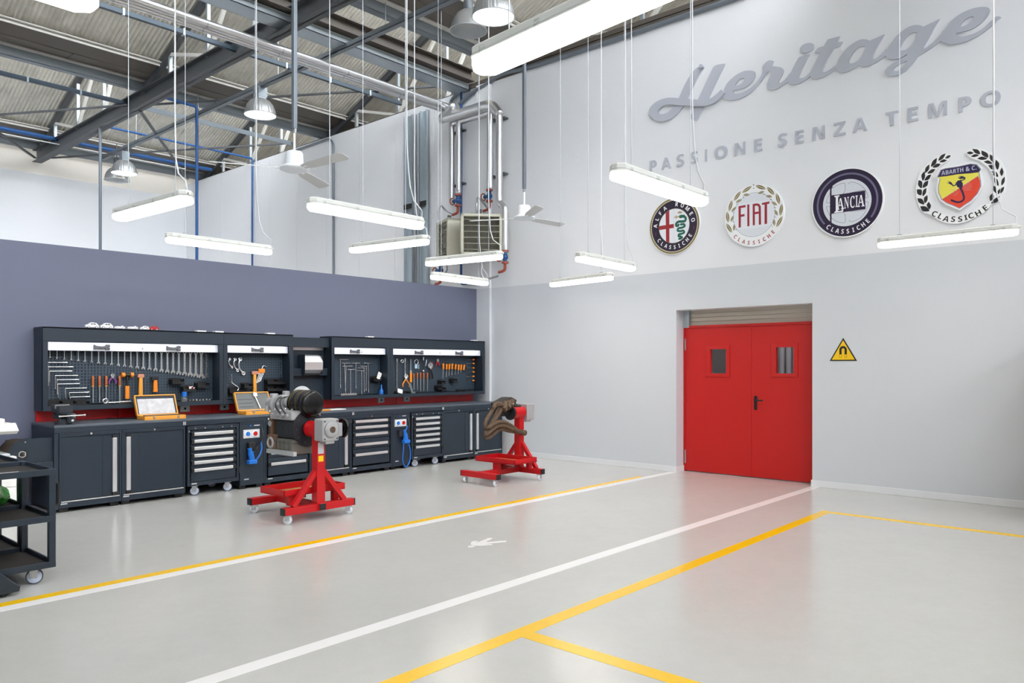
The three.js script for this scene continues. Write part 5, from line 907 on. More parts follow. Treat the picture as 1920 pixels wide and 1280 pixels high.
{ // hex key set, bent pick, ratchets and gauges
  const a = tp(K2, 565, 600), t = thing('hex_key_set', 'orange hex key holder with chrome keys', 'hex keys', [a.x, a.y - 0.1, TZ + 0.02]);
  part('holder', bx(-0.05, 0.045, 0.06, 0.12, 0, 0.03, 0.01), M.orange, t, 'orange holder'); for (let i = 0; i < 4; i++) part('hex_key', rod(V(-0.035 + i * 0.022, 0.07, 0.015), V(-0.085 + i * 0.022, -0.09 + i * 0.012, 0.015), 0.006), M.chrome, t); part('hex_key', pipe([V(0.0, 0.11, 0.015), V(0.02, 0.165, 0.015), V(0.075, 0.15, 0.015)], 0.006, 0.02, 6), M.chrome, t);
  const c0 = tp(K2, 195, 750), c1 = tp(K2, 250, 790), c2 = tp(K2, 268, 845); solo('bent_spanner', 'bent chrome spanner resting on the black bin', 'spanner', tube([c0, c1, tp(K2, 280, 815), c2].map((p) => V(p.x, p.y, TZ + 0.05)), 0.01, 8), M.chrome);
  const rr = tp(K1, 755, 808, -9.7), re = tp(K1, 985, 812, -9.7); solo('ratchet', 'long chrome ratchet lying on the tray shelf', 'ratchet', [new THREE.TorusGeometry(0.026, 0.011, 8, 20).translate(rr.x, 1.135 + 0.035, -9.7), cyl(V(rr.x + 0.03, 1.15, -9.7), V(re.x, 1.15, -9.7), 0.012, 8), bx(re.x - 0.14, re.x, 1.135, 1.165, -9.712, -9.688, 0.008)], M.chrome);
  for (let i = 0; i < 7; i++) { const q = tp(K1, 1515 + i * 30, 790, -9.72); solo('socket', 'chrome socket in the row on the tray shelf', 'socket', cyl(V(q.x, 1.1, -9.72), V(q.x, 1.15 + (i % 3) * 0.004, -9.72), 0.016, 12), M.chrome, 'chrome sockets on the tray shelf'); }
  for (let i = 0; i < 14; i++) { const q = tp(K2, 1535 + i * 14, 925, -9.7); solo('bit_socket', 'small chrome socket on the rail below the T-handles', 'socket', cyl(V(q.x, 1.1, -9.7), V(q.x, 1.17 - (i % 2) * 0.008, -9.7), 0.012, 10), M.chrome, 'small sockets on the rail'); }
  const s0 = tp(K1, 1465, 800, -9.72), bt = thing('spray_bottle', 'clear bottle with blue cap on the spanner shelf', 'bottle', [s0.x, 1.095, -9.72]); part('bottle', lathe([[0, 0], [0.036, 0], [0.038, 0.06], [0.034, 0.09], [0.022, 0.1], [0, 0.1]], 18), M.clearGlass, bt); part('cap', cyl(V(0, 0.1, 0), V(0, 0.16, 0), 0.032, 16), M.blueBright, bt, 'blue cap');
  const s1 = tp(K3, 690, 800, -9.72), b2 = thing('oil_bottle', 'blue nozzle bottle on the T-handle shelf', 'bottle', [s1.x, 1.095, -9.72]); part('bottle', lathe([[0, 0], [0.034, 0], [0.034, 0.09], [0.012, 0.13], [0.008, 0.19], [0, 0.19]], 16), M.blueBright, b2);
  for (const [x, y0, y1, label] of [[858, 372, 705, 'longer chrome bar beside the ring on the screwdriver board'], [950, 370, 548, 'chrome bar above the water pump pliers']]) { const p = tp(K3, x, y0), q = tp(K3, x, y1); solo('extension_bar', label, 'bar', [rod(V(p.x, p.y, TZ + 0.012), V(q.x, q.y, TZ + 0.012), 0.009), rod(V(p.x, p.y, TZ + 0.012), V(p.x, p.y - 0.05, TZ + 0.012), 0.014), rod(V(q.x, q.y + 0.05, TZ + 0.012), V(q.x, q.y, TZ + 0.012), 0.013)], M.chrome); }
  { const p = tp(K3, 918, 402); solo('ring_gauge', 'small chrome ring hanging between the two bars', 'ring', new THREE.TorusGeometry(0.026, 0.009, 8, 18).translate(p.x, p.y, TZ + 0.012), M.chrome); }
  { const p = tp(K3, 1012, 380), q = tp(K3, 1012, 640); const k = thing('saw_knife', 'long knife with an orange grip hanging on the board', 'knife', [p.x, q.y, TZ + 0.01]); const H = p.y - q.y; part('blade', bx(-0.016, 0.016, H * 0.5, H, 0, 0.008), M.steelGrey, k); part('grip', bx(-0.02, 0.024, 0, H * 0.42, 0, 0.022, 0.008), M.orange, k, 'orange grip'); part('collar', bx(-0.018, 0.02, H * 0.42, H * 0.52, 0, 0.014), M.steel, k); }
  { const p = tp(K3, 1075, 410); const k = thing('feeler_gauge', 'ring of keys with a pale blue tag', 'gauge', [p.x, p.y - 0.1, TZ + 0.01]); part('ring', new THREE.TorusGeometry(0.04, 0.006, 6, 20).translate(0, 0.1, 0.01), M.chrome, k); part('tag', bx(-0.03, 0.03, -0.01, 0.06, 0, 0.008, 0.003), std(0xa9cbe4, 0.5), k, 'pale blue tag'); part('blade', bx(0.05, 0.065, -0.02, 0.06, 0, 0.006), M.chrome, k); }
  { const p = tp(K3, 1152, 352), q = tp(K3, 1152, 518); const k = thing('inspection_mirror', 'black and chrome inspection tool beside the key ring', 'tool', [p.x, q.y, TZ + 0.01]); const H = p.y - q.y; part('stem', rod(V(0, 0.02, 0.012), V(0, H, 0.012), 0.007), M.black, k); part('head', [new THREE.SphereGeometry(0.02, 12, 8).translate(0, 0.012, 0.012), bx(-0.012, 0.012, H * 0.75, H, 0, 0.02, 0.005)], M.chrome, k); part('clip', [rod(V(0.05, H * 0.35, 0.012), V(0.075, H * 0.8, 0.012), 0.007)], M.chrome, k); }
}
// plastic bins
function bin(p, w, label, group) { const t = thing('storage_bin', label, 'bin', [p.x, p.y, TZ], 0, group), d = 0.1, h = 0.06; part('bin', [bx(-w / 2, w / 2, 0, 0.006, 0, d), bx(-w / 2, -w / 2 + 0.005, 0, h, 0, d, 0.002), bx(w / 2 - 0.005, w / 2, 0, h, 0, d, 0.002), bx(-w / 2, w / 2, 0, h * 0.55, d - 0.005, d + 0.004), bx(-w / 2, w / 2, 0, h + 0.02, -0.004, 0.004)], M.black, t); return t; }
for (const [x, y] of [[1380, 620], [1480, 688], [1608, 652]]) bin(tp(K1, x, y), 0.16, 'open black bin hung below the large spanners', 'black bins on the spanner board');
for (const [x, y] of [[282, 822], [412, 822], [528, 822]]) bin(tp(K1, x, y), 0.15, 'black bin standing in the corner of the spanner shelf', 'black bins in the shelf corner');
for (const [x, y] of [[672, 765], [790, 765], [672, 848], [790, 848]]) bin(tp(K2, x, y), 0.17, 'black bin in the block of four', 'block of four black bins');
bin(tp(K2, 380, 815), 0.13, 'single black bin beside the yellow hammer'); bin(tp(K2, 230, 870), 0.18, 'black bin under the bent spanner'); bin(tp(K3, 608, 625), 0.15, 'black bin with a white slip on the T-handle board');
for (const [x, y] of [[1480, 640], [1310, 720], [1350, 735], [1345, 660]]) bin(tp(K3, x, y), 0.1, 'small black holder on the screwdriver board', 'small black holders');
for (const [x, y] of [[1555, 765], [1625, 768], [1700, 765]]) bin(tp(K3, x, y), 0.12, 'black bin at the end of the screwdriver shelf', 'black bins at the shelf end');
for (const [x, y] of [[870, 790], [940, 790], [1010, 790]]) bin(tp(K3, x, y), 0.13, 'black bin below the water pump pliers', 'black bins below the pliers');
{ const p = tp(K1, 1500, 655); const t = thing('parts_handful', 'red and white small parts heaped in the black bin', 'parts', [p.x, p.y - 0.02, TZ + 0.06]); const r = rng(9); for (let i = 0; i < 9; i++) part('small_part', bx(-0.015, 0.015, -0.006, 0.006, -0.01, 0.01, 0.003).rotateZ(r() * 3).translate((r() - 0.5) * 0.1, 0.01 + r() * 0.03, (r() - 0.5) * 0.05), i % 2 ? M.red : M.paper, t); }
{ const p = tp(K3, 640, 600); solo('paper_slip', 'white slip standing in the bin on the T-handle board', 'paper', new THREE.BoxGeometry(0.07, 0.12, 0.002).rotateZ(-0.5).rotateX(-0.2).translate(p.x, p.y + 0.05, TZ + 0.06), M.paper);
  const q = tp(K3, 848, 770); solo('paper_slip', 'white card leaning on the bins below the pliers', 'paper', new THREE.BoxGeometry(0.1, 0.07, 0.002).rotateZ(-0.25).rotateX(-0.3).translate(q.x, q.y + 0.05, TZ + 0.12), M.paper);
  const c = tp(K3, 985, 720); solo('caliper', 'grey caliper standing among the bins below the pliers', 'caliper', [new THREE.BoxGeometry(0.04, 0.22, 0.008).rotateZ(0.35).translate(c.x, c.y, TZ + 0.1), new THREE.BoxGeometry(0.07, 0.05, 0.014).rotateZ(0.35).translate(c.x + 0.05, c.y - 0.07, TZ + 0.1)], M.steelGrey); }
// ---------------------------------------------------------------- toy cars along the top of the spanner cabinet
function toyCar(u, len, mat, label, open) {
  const p = onZ(u, 613, -9.65), t = thing('toy_car', label, 'toy car', [p.x, 2.03, -9.65], 0, mat === M.red ? undefined : 'white toy cars'), s = len / 0.14;
  const prof = open ? [[-0.07, 0.014], [0.07, 0.014], [0.068, 0.032], [0.045, 0.038], [0.04, 0.05], [0.03, 0.038], [-0.01, 0.036], [-0.03, 0.038], [-0.068, 0.03]] : [[-0.07, 0.014], [0.07, 0.014], [0.069, 0.03], [0.06, 0.042], [0.042, 0.06], [0.0, 0.066], [-0.02, 0.062], [-0.034, 0.044], [-0.06, 0.038], [-0.07, 0.028]];
  const sc = (a) => a.map(([x, y]) => [x * s, y * s]);
  part('body', extr(sc(prof), 0.046 * s, 0.004 * s).translate(0, 0, -0.023 * s), mat, t);
  if (!open) part('window', [extr(sc([[-0.026, 0.044], [0.004, 0.044], [0.004, 0.058], [-0.014, 0.057]]), 0.002).translate(0, 0, 0.027 * s), extr(sc([[0.009, 0.044], [0.042, 0.044], [0.032, 0.056], [0.009, 0.058]]), 0.002).translate(0, 0, 0.027 * s)], M.steelDark, t);
  for (const x of [-0.042, 0.042]) for (const z of [-0.024, 0.024]) { const w = part('wheel', cyl(V(x * s, 0.014 * s, (z - 0.005) * s), V(x * s, 0.014 * s, (z + 0.005) * s), 0.014 * s, 14), M.black, t); part('hub_cap', cyl(V(x * s, 0.014 * s, (z + 0.0052) * s), V(x * s, 0.014 * s, (z + 0.006) * s), 0.009 * s, 10), M.white, w); }
}
toyCar(172, 0.135, M.white, 'white toy saloon, first from the cabinet end'); toyCar(199, 0.135, M.white, 'white toy saloon beside the first one'); toyCar(224, 0.11, M.white, 'white open toy car', true); toyCar(248, 0.115, M.white, 'low white toy car beside the open one', true); toyCar(271, 0.1, M.white, 'small white toy car next to the red one'); toyCar(288, 0.105, M.red, 'red toy car at the end of the row of white ones');
// white tags and clips on top of the cabinets
for (const [u, label] of [[376, 'flat white box on top of the spanner cabinet'], [409, 'second flat white box on top of the spanner cabinet'], [506, 'flat white box above the curved spanners'], [693, 'flat white box above the T-handles'], [889, 'flat white box above the screwdrivers']]) { const p = onZ(u, 620, -9.72); solo('flat_box', label, 'box', bx(p.x - 0.06, p.x + 0.06, 2.03, 2.05, -9.76, -9.68, 0.004), M.paper); }

// ---------------------------------------------------------------- open wooden cases on the bench
function woodCase(bl, br, label, inside, foamMat) {
  const Z = -9.46, a = onZ(...bl, Z), b = onZ(...br, Z), w = b.x - a.x, t = thing('wooden_case', label, 'case', [a.x, TOPY, Z], -0.04), D = 0.23, H = 0.045, T = 0.014;
  part('base', [bx(0, w, 0, 0.008, 0, D), bx(0, w, 0, H, D - T, D, 0.003), bx(0, T, 0, H, 0, D, 0.003), bx(w - T, w, 0, H, 0, D, 0.003), bx(0, w, 0, H, 0, T, 0.003)], M.wood, t, 'orange wooden base');
  part('base_lining', bx(T, w - T, 0.008, H - 0.008, T, D - T), foamMat, t, 'dark foam lining');
  const lid = new THREE.Group(); lid.name = 'lid'; lid.position.set(0, H, 0.01); lid.rotation.x = -0.42; t.add(lid);
  const h = 0.265;
  part('lid_frame', [bx(0, w, 0, T, -0.035, 0, 0.003), bx(0, w, h - T, h, -0.035, 0, 0.003), bx(0, T, 0, h, -0.035, 0, 0.003), bx(w - T, w, 0, h, -0.035, 0, 0.003), bx(0, w, 0, h, -0.04, -0.034)], M.wood, lid, 'orange wooden lid');
  part('lid_lining', bx(T, w - T, T, h - T, -0.034, -0.014), foamMat, lid);
  parts('hinge', [bx(w * 0.2, w * 0.28, -0.008, 0.008, -0.004, 0.004), bx(w * 0.75, w * 0.83, -0.008, 0.008, -0.004, 0.004)], M.steel, t); parts('latch', [bx(w * 0.2, w * 0.25, 0.015, 0.04, D, D + 0.006), bx(w * 0.78, w * 0.83, 0.015, 0.04, D, D + 0.006)], M.steel, t);
  inside(lid, t, w, h, D, H);
  return t;
}
woodCase([256.9, 781], [333, 778], 'open wooden case with a white sheet in its lid', (lid, t, w, h, D, H) => {
  part('paper_sheet', [bx(0.03, w - 0.03, 0.02, h - 0.05, -0.014, -0.011)], M.lidSheet, lid, 'white sheet in the lid'); part('tool_tray', bx(0.05, w - 0.05, H - 0.008, H + 0.004, 0.05, D - 0.03), M.black, t);
}, M.foamDark);
woodCase([445.3, 775], [508, 771], 'open wooden case lined with grey foam and holding a chrome gauge', (lid, t, w, h, D, H) => {
  const g = part('torque_gauge', [rod(V(w * 0.66, 0.02, 0.004), V(w * 0.58, h * 0.72, 0.004), 0.009), bx(w * 0.52, w * 0.64, h * 0.7, h * 0.95, -0.014, 0.022, 0.012)], M.chrome, lid, 'chrome gauge standing in the lid');
  parts('groove', [0.2, 0.4, 0.6].map((k) => bx(0.04, w * 0.5, h * k, h * k + 0.006, -0.0145, -0.0125)), M.foamDark, lid); parts('gauge_tip', [0.3, 0.42, 0.54].map((k) => bx(w * k, w * k + 0.05, H - 0.008, H + 0.006, 0.08, 0.1, 0.004)), M.steel, t);
}, M.foam);
{ // booklet and strip on the bench behind the gearbox
  const p = onZ(628, 769, -9.3); solo('booklet', 'white booklet lying on the bench behind the gearbox', 'booklet', new THREE.BoxGeometry(0.42, 0.01, 0.16).rotateY(0.1).translate(p.x - 0.03, TOPY + 0.006, -9.35), M.paper);
  const q = onZ(603, 772, -9.25); solo('wooden_strip', 'orange wooden strip on the bench behind the engine', 'strip', bx(q.x - 0.12, q.x + 0.12, TOPY, TOPY + 0.02, -9.26, -9.2, 0.003), M.orangeWood);
  solo('bench_cable', 'black cable lying along the red strip', 'cable', tube([onZ(200, 775, -9.8), onZ(215, 780, -9.75), onZ(240, 786, -9.6), onZ(258, 788, -9.5)].map((p) => V(p.x, TOPY + 0.008, p.z)), 0.006, 6), M.black);
}
// ---------------------------------------------------------------- bench vise
{
  const p = onZ(123, 800, -9.22), t = thing('bench_vise', 'dark cast iron bench vise at the end of the workbench', 'vise', [p.x, TOPY, -9.28], 0.25);
  part('base', [cyl(V(0, 0, 0), V(0, 0.03, 0), 0.085, 20), cyl(V(0, 0.03, 0), V(0, 0.06, 0), 0.06, 20, 0.05)], M.iron, t);
  part('fixed_jaw', [bx(-0.05, 0.06, 0.055, 0.13, -0.11, 0.02, 0.012), bx(-0.075, 0.085, 0.13, 0.215, -0.11, -0.035, 0.01), bx(-0.03, 0.04, 0.055, 0.1, -0.16, -0.08, 0.01)], M.iron, t);
  part('sliding_jaw', [bx(-0.045, 0.055, 0.075, 0.125, 0.0, 0.14, 0.01), bx(-0.075, 0.085, 0.12, 0.205, -0.02, 0.04, 0.01), bx(-0.035, 0.045, 0.02, 0.1, 0.11, 0.15, 0.012)], M.iron, t);
  parts('jaw_plate', [bx(-0.075, 0.085, 0.175, 0.216, -0.037, -0.03), bx(-0.075, 0.085, 0.17, 0.206, -0.026, -0.018)], M.steel, t); part('screw', [cyl(V(0, 0.1, 0.14), V(0, 0.1, 0.19), 0.018, 12)], M.steel, t);
  part('handle_bar', [cyl(V(-0.16, 0.1, 0.185), V(0.12, 0.1, 0.185), 0.007, 8), new THREE.SphereGeometry(0.012, 10, 8).translate(-0.16, 0.1, 0.185), new THREE.SphereGeometry(0.012, 10, 8).translate(0.12, 0.1, 0.185)], M.chrome, t, 'bright steel bar');
  part('knob', new THREE.SphereGeometry(0.017, 12, 8).translate(0.0, 0.045, 0.155), M.chrome, t);
}
{ // paper roll holder hung on the bench end
  const t = thing('roll_holder', 'round blue grey roll holder on the end of the workbench', 'holder', [2.62, 0.5, -9.2]);
  part('front_plate', extr([...Array.from({ length: 15 }, (_, i) => { const a = Math.PI / 2 + i / 14 * Math.PI; return [0.16 * Math.cos(a), 0.16 + 0.16 * Math.sin(a)]; }), [0.26, 0], [0.26, 0.32]], 0.006, 0.001, [circle(0.045, 20, -0.02, 0.16)]), M.bench, t, 'rounded plate with a hole');
  part('back_plate', bx(-0.1, 0.26, 0.02, 0.3, -0.3, -0.29), M.bench, t);
  part('roll', lathe([[0.04, -0.28], [0.15, -0.28], [0.15, -0.01], [0.04, -0.01], [0.04, -0.28]], 36).rotateX(Math.PI / 2).rotateY(Math.PI).translate(-0.02, 0.16, -0.29), std(0x4b3f36, 0.8), t, 'dark brown roll');
  part('core', lathe([[0.03, -0.28], [0.041, -0.28], [0.041, 0], [0.03, 0]], 6).rotateX(Math.PI / 2).rotateY(Math.PI).translate(-0.02, 0.16, -0.29), M.paper, t); part('pocket', bx(0.06, 0.25, -0.02, 0.07, 0.006, 0.06, 0.004), M.bench, t); part('screw', [cyl(V(0, 0.29, 0.006), V(0, 0.29, 0.012), 0.008, 8)], M.chrome, t);
}
{ const p = onZ(945, 838, -9.35); solo('carton', 'small brown carton standing between the bench end and the wall', 'carton', [bx(10.035, 10.13, 0.05, 0.3, -9.45, -9.3, 0.003)], M.carton); solo('bench_foot_box', 'small black box under the carton', 'box', bx(10.03, 10.135, 0, 0.05, -9.46, -9.28, 0.004), M.black);
  solo('floor_cable', 'thin grey cable on the floor along the pale wall', 'cable', tube([V(10.02, 0.008, -9.2), V(10.1, 0.008, -9.0), V(10.05, 0.008, -8.8), V(10.15, 0.008, -8.5)], 0.006, 6), M.black); }
// ---------------------------------------------------------------- engine stands
function engineStand(x, z, turn, label, plateR) {
  const t = thing('engine_stand', label, 'engine stand', [x, 0, z], turn, 'red engine stands'), B = 0.09, T = 0.165;
  part('cross_bar', [bx(-0.42, 0.42, B, T, -0.04, 0.04, 0.006)], M.red, t, 'red front cross bar'); part('centre_beam', bx(-0.04, 0.04, B + 0.005, T + 0.005, -0.8, 0.06, 0.006), M.red, t); part('rear_bar', bx(-0.33, 0.33, B, T, -0.84, -0.76, 0.006), M.red, t);
  parts('end_cap', [bx(-0.432, -0.418, B + 0.002, T - 0.002, -0.038, 0.038), bx(0.418, 0.432, B + 0.002, T - 0.002, -0.038, 0.038), bx(-0.342, -0.328, B + 0.002, T - 0.002, -0.838, -0.762), bx(0.328, 0.342, B + 0.002, T - 0.002, -0.838, -0.762), bx(-0.036, 0.036, B + 0.01, T, 0.06, 0.072)], M.black, t, 'black plastic cap');
  part('post', bx(-0.05, 0.05, T, 1.0, -0.06, 0.04, 0.006), M.red, t, 'red upright post');
  part('brace', [bar(V(-0.31, T, 0), V(-0.045, 0.5, 0), 0.05, 0.05)], M.red, t); part('brace', [bar(V(0.31, T, 0), V(0.045, 0.5, 0), 0.05, 0.05)], M.red, t);
  const tr = part('tray', [bx(-0.37, 0.37, 0.262, 0.27, -0.52, -0.06), bx(-0.37, 0.37, 0.262, 0.33, -0.07, -0.06, 0.003), bx(-0.37, 0.37, 0.262, 0.33, -0.52, -0.51, 0.003), bx(-0.37, -0.36, 0.262, 0.33, -0.52, -0.06, 0.003), bx(0.36, 0.37, 0.262, 0.33, -0.52, -0.06, 0.003)], M.red, t, 'red drip tray');
  part('tray_lining', bx(-0.25, 0.25, 0.271, 0.274, -0.45, -0.13), M.carton, tr, 'brown card in the tray');
  parts('tray_leg', [bx(-0.3, -0.24, T, 0.262, -0.14, -0.08), bx(0.24, 0.3, T - 0.02, 0.262, -0.14, -0.08), bx(-0.05, 0.05, T, 0.262, -0.5, -0.44)], M.red, t);
  part('collar', cyl(V(0, 0.93, -0.16), V(0, 0.93, 0.05), 0.085, 24), M.red, t, 'red bearing collar'); part('rating_plate', bx(-0.035, 0.035, 0.95, 0.975, 0.05, 0.053), M.paper, t);
  part('sticker', bx(-0.04, 0.03, 0.68, 0.8, 0.04, 0.042), M.printerGrey, t, 'grey rating sticker'); part('warning_sticker', bx(-0.035, 0.025, 0.6, 0.66, 0.04, 0.042), M.yellow, t, 'yellow sticker');
  const gb = part('gearbox', [bx(-0.1, 0.1, 0.82, 1.05, 0.055, 0.21, 0.015), lathe([[0, 0], [0.08, 0], [0.08, 0.02], [0.055, 0.03], [0, 0.03]], 28).rotateX(Math.PI / 2).translate(0, 0.94, 0.21), bx(0.1, 0.16, 0.86, 1.0, 0.08, 0.19, 0.01), bx(-0.05, 0.06, 0.79, 0.83, 0.08, 0.19, 0.008)], M.castAlu, t, 'cast aluminium worm gearbox');
  part('bore', [cyl(V(0, 0.94, 0.235), V(0, 0.94, 0.245), 0.033, 20)], M.rust, gb); parts('bolt', [[-0.075, 0.09], [0.075, 0.09], [-0.075, -0.09], [0.075, -0.09]].map(([a, b]) => cyl(V(a, 0.935 + b, 0.21), V(a, 0.935 + b, 0.218), 0.009, 6)), M.steelDark, gb);
  part('handwheel', [new THREE.TorusGeometry(0.09, 0.014, 10, 28).rotateY(Math.PI / 2).translate(0.2, 0.94, 0.135), cyl(V(0.18, 0.94, 0.135), V(0.21, 0.94, 0.135), 0.075, 24), cyl(V(0.14, 0.94, 0.135), V(0.19, 0.94, 0.135), 0.03, 14), cyl(V(0.21, 1.0, 0.135), V(0.31, 1.0, 0.135), 0.013, 10)], M.blackGloss, t, 'black hand wheel');
  part('mount_plate', [lathe([[0, -0.012], [plateR, -0.012], [plateR, 0.012], [0, 0.012]], 36).rotateX(Math.PI / 2).translate(0, 0.93, -0.2)], std(0x2a2c33, 0.4, 0.4), t, 'black round mounting plate');
  parts('plate_bolt', Array.from({ length: 10 }, (_, i) => { const a = i / 10 * 2 * Math.PI; return cyl(V(plateR * 0.8 * Math.cos(a), 0.93 + plateR * 0.8 * Math.sin(a), -0.19), V(plateR * 0.8 * Math.cos(a), 0.93 + plateR * 0.8 * Math.sin(a), -0.182), 0.012, 8); }), M.iron, t);
  for (const [cx, cz] of [[-0.37, 0], [0.37, 0], [-0.28, -0.8], [0.28, -0.8]]) caster(t, cx, cz, 0.044, 0.092, M.wheelWhite, turn ? 0.3 : 0.9);
  return t;
}
engineStand(4.63, -6.82, 0, 'red engine stand carrying the black engine', 0.19); engineStand(8.2, -7.17, Math.PI / 2, 'red engine stand carrying the exhaust manifold', 0.1);
{ // engine on the first stand
  const t = thing('engine', 'engine with black ribbed intake and bare aluminium covers on the red stand', 'engine', [4.63, 0.66, -6.82]);
  part('cylinder_block', [bx(-0.16, 0.15, 0.16, 0.36, -0.58, -0.22, 0.02), [0.26, 0.36, 0.46].map((k) => cyl(V(-0.165, 0.26, -k), V(-0.14, 0.26, -k), 0.035, 18))], M.iron, t, 'dark iron cylinder block');
  part('oil_pan', [bx(-0.19, 0.16, 0.0, 0.16, -0.6, -0.22, 0.012), bx(-0.2, 0.17, 0.125, 0.15, -0.62, -0.2, 0.004)], M.caseDark, t, 'stained aluminium lower case'); part('rail', bx(-0.24, -0.2, 0.0, 0.045, -0.62, -0.1, 0.003), M.alu, t, 'bright aluminium rail');
  const tc = part('timing_cover', [bx(-0.19, 0.12, 0.02, 0.42, -0.66, -0.6, 0.015), bx(-0.215, -0.16, 0.04, 0.2, -0.66, -0.5, 0.02)], std(0x6a5040, 0.6, 0.3), t, 'brown stained end cover');
  part('cover_ring', [new THREE.TorusGeometry(0.05, 0.014, 10, 24).rotateY(Math.PI / 2).translate(-0.215, 0.11, -0.58)], M.castAlu, tc); part('cover_window', [cyl(V(-0.192, 0.31, -0.63), V(-0.198, 0.31, -0.63), 0.03, 18)], M.alu, tc);
  part('cylinder_head', [bx(-0.2, 0.16, 0.36, 0.46, -0.62, -0.2, 0.015), [[-0.2, -0.55], [-0.2, -0.45], [-0.2, -0.35], [-0.2, -0.27]].map(([a, b]) => cyl(V(a, 0.41, b), V(a - 0.03, 0.41, b), 0.02, 12))], M.castAlu, t, 'aluminium cylinder head');
  const im = part('intake_drum', lathe([[0, -0.17], [0.11, -0.17], [0.135, -0.14], [0.14, 0], [0.135, 0.14], [0.11, 0.17], [0, 0.17]], 36).rotateX(Math.PI / 2).translate(0.02, 0.53, -0.28), M.blackGloss, t, 'black intake drum');
  parts('drum_rib', [-0.13, -0.07, -0.01, 0.05, 0.11].map((k) => new THREE.TorusGeometry(0.137, 0.008, 8, 36).translate(0.02, 0.53, -0.28 + k)), M.blackGloss, im, 'raised rib'); parts('drum_strap', [-0.1, 0.02].map((k) => new THREE.TorusGeometry(0.139, 0.004, 6, 36).translate(0.02, 0.53, -0.28 + k)), std(0x6b5a34, 0.4, 0.5), im);
  parts('head_bolt', [0.24, 0.32, 0.4, 0.48, 0.56].flatMap((k) => [[-0.17, 0.462], [0.13, 0.462]].map(([a, b]) => cyl(V(a, b, -k), V(a, b + 0.02, -k), 0.011, 6))), M.steel, t);
  parts('pan_bolt', [0.25, 0.33, 0.41, 0.49, 0.57].map((k) => cyl(V(-0.2, 0.137, -k), V(-0.212, 0.137, -k), 0.009, 6)), M.steelDark, t);
  parts('pan_rib', [0.28, 0.36, 0.44, 0.52].map((k) => bx(-0.2, -0.185, 0.03, 0.12, -k - 0.006, -k + 0.006)), M.caseDark, t);
  parts('ignition_lead', [[0.28, 0.4], [0.38, 0.46]].map(([a, b]) => tube([V(-0.21, 0.42, -a), V(-0.26, 0.5, -a - 0.02), V(-0.2, 0.58, -b), V(-0.1, 0.6, -b - 0.04)], 0.007, 6)), M.black, t, 'black leads');
  part('throttle_body', [bx(-0.15, -0.02, 0.46, 0.62, -0.56, -0.46, 0.02), cyl(V(-0.1, 0.55, -0.46), V(-0.1, 0.55, -0.42), 0.05, 18), cyl(V(-0.16, 0.52, -0.52), V(-0.2, 0.52, -0.52), 0.03, 14), bx(-0.1, -0.04, 0.6, 0.66, -0.54, -0.48, 0.01)], M.castAlu, t, 'silver throttle body');
  part('pump', [cyl(V(-0.12, 0.52, -0.72), V(-0.12, 0.52, -0.62), 0.075, 24), bx(-0.16, -0.08, 0.58, 0.63, -0.7, -0.64, 0.01), cyl(V(-0.2, 0.44, -0.68), V(-0.2, 0.5, -0.68), 0.02, 12)], M.castAlu, t, 'round aluminium pump housing');
  parts('fitting', [[-0.21, 0.44, -0.6], [-0.21, 0.47, -0.5], [-0.21, 0.46, -0.4], [-0.21, 0.48, -0.3], [-0.2, 0.36, -0.64]].map(([a, b, c]) => new THREE.SphereGeometry(0.014, 8, 6).translate(a, b, c)), M.chrome, t);
  part('degree_wheel', [lathe([[0, -0.003], [0.13, -0.003], [0.13, 0.003], [0, 0.003]], 40).rotateX(Math.PI / 2).translate(0.12, 0.58, -0.5)], metricMat(std(0xe2e4e6, 0.5, 0, { map: rustDots() }), 4), t, 'white speckled disc');
}
function rustDots() { const r = rng(77); const t = noiseTexture(256, 78, () => { const k = r() > 0.93 ? 150 : 236; return [k, k, k]; }); t.colorSpace = THREE.SRGBColorSpace; return t; }
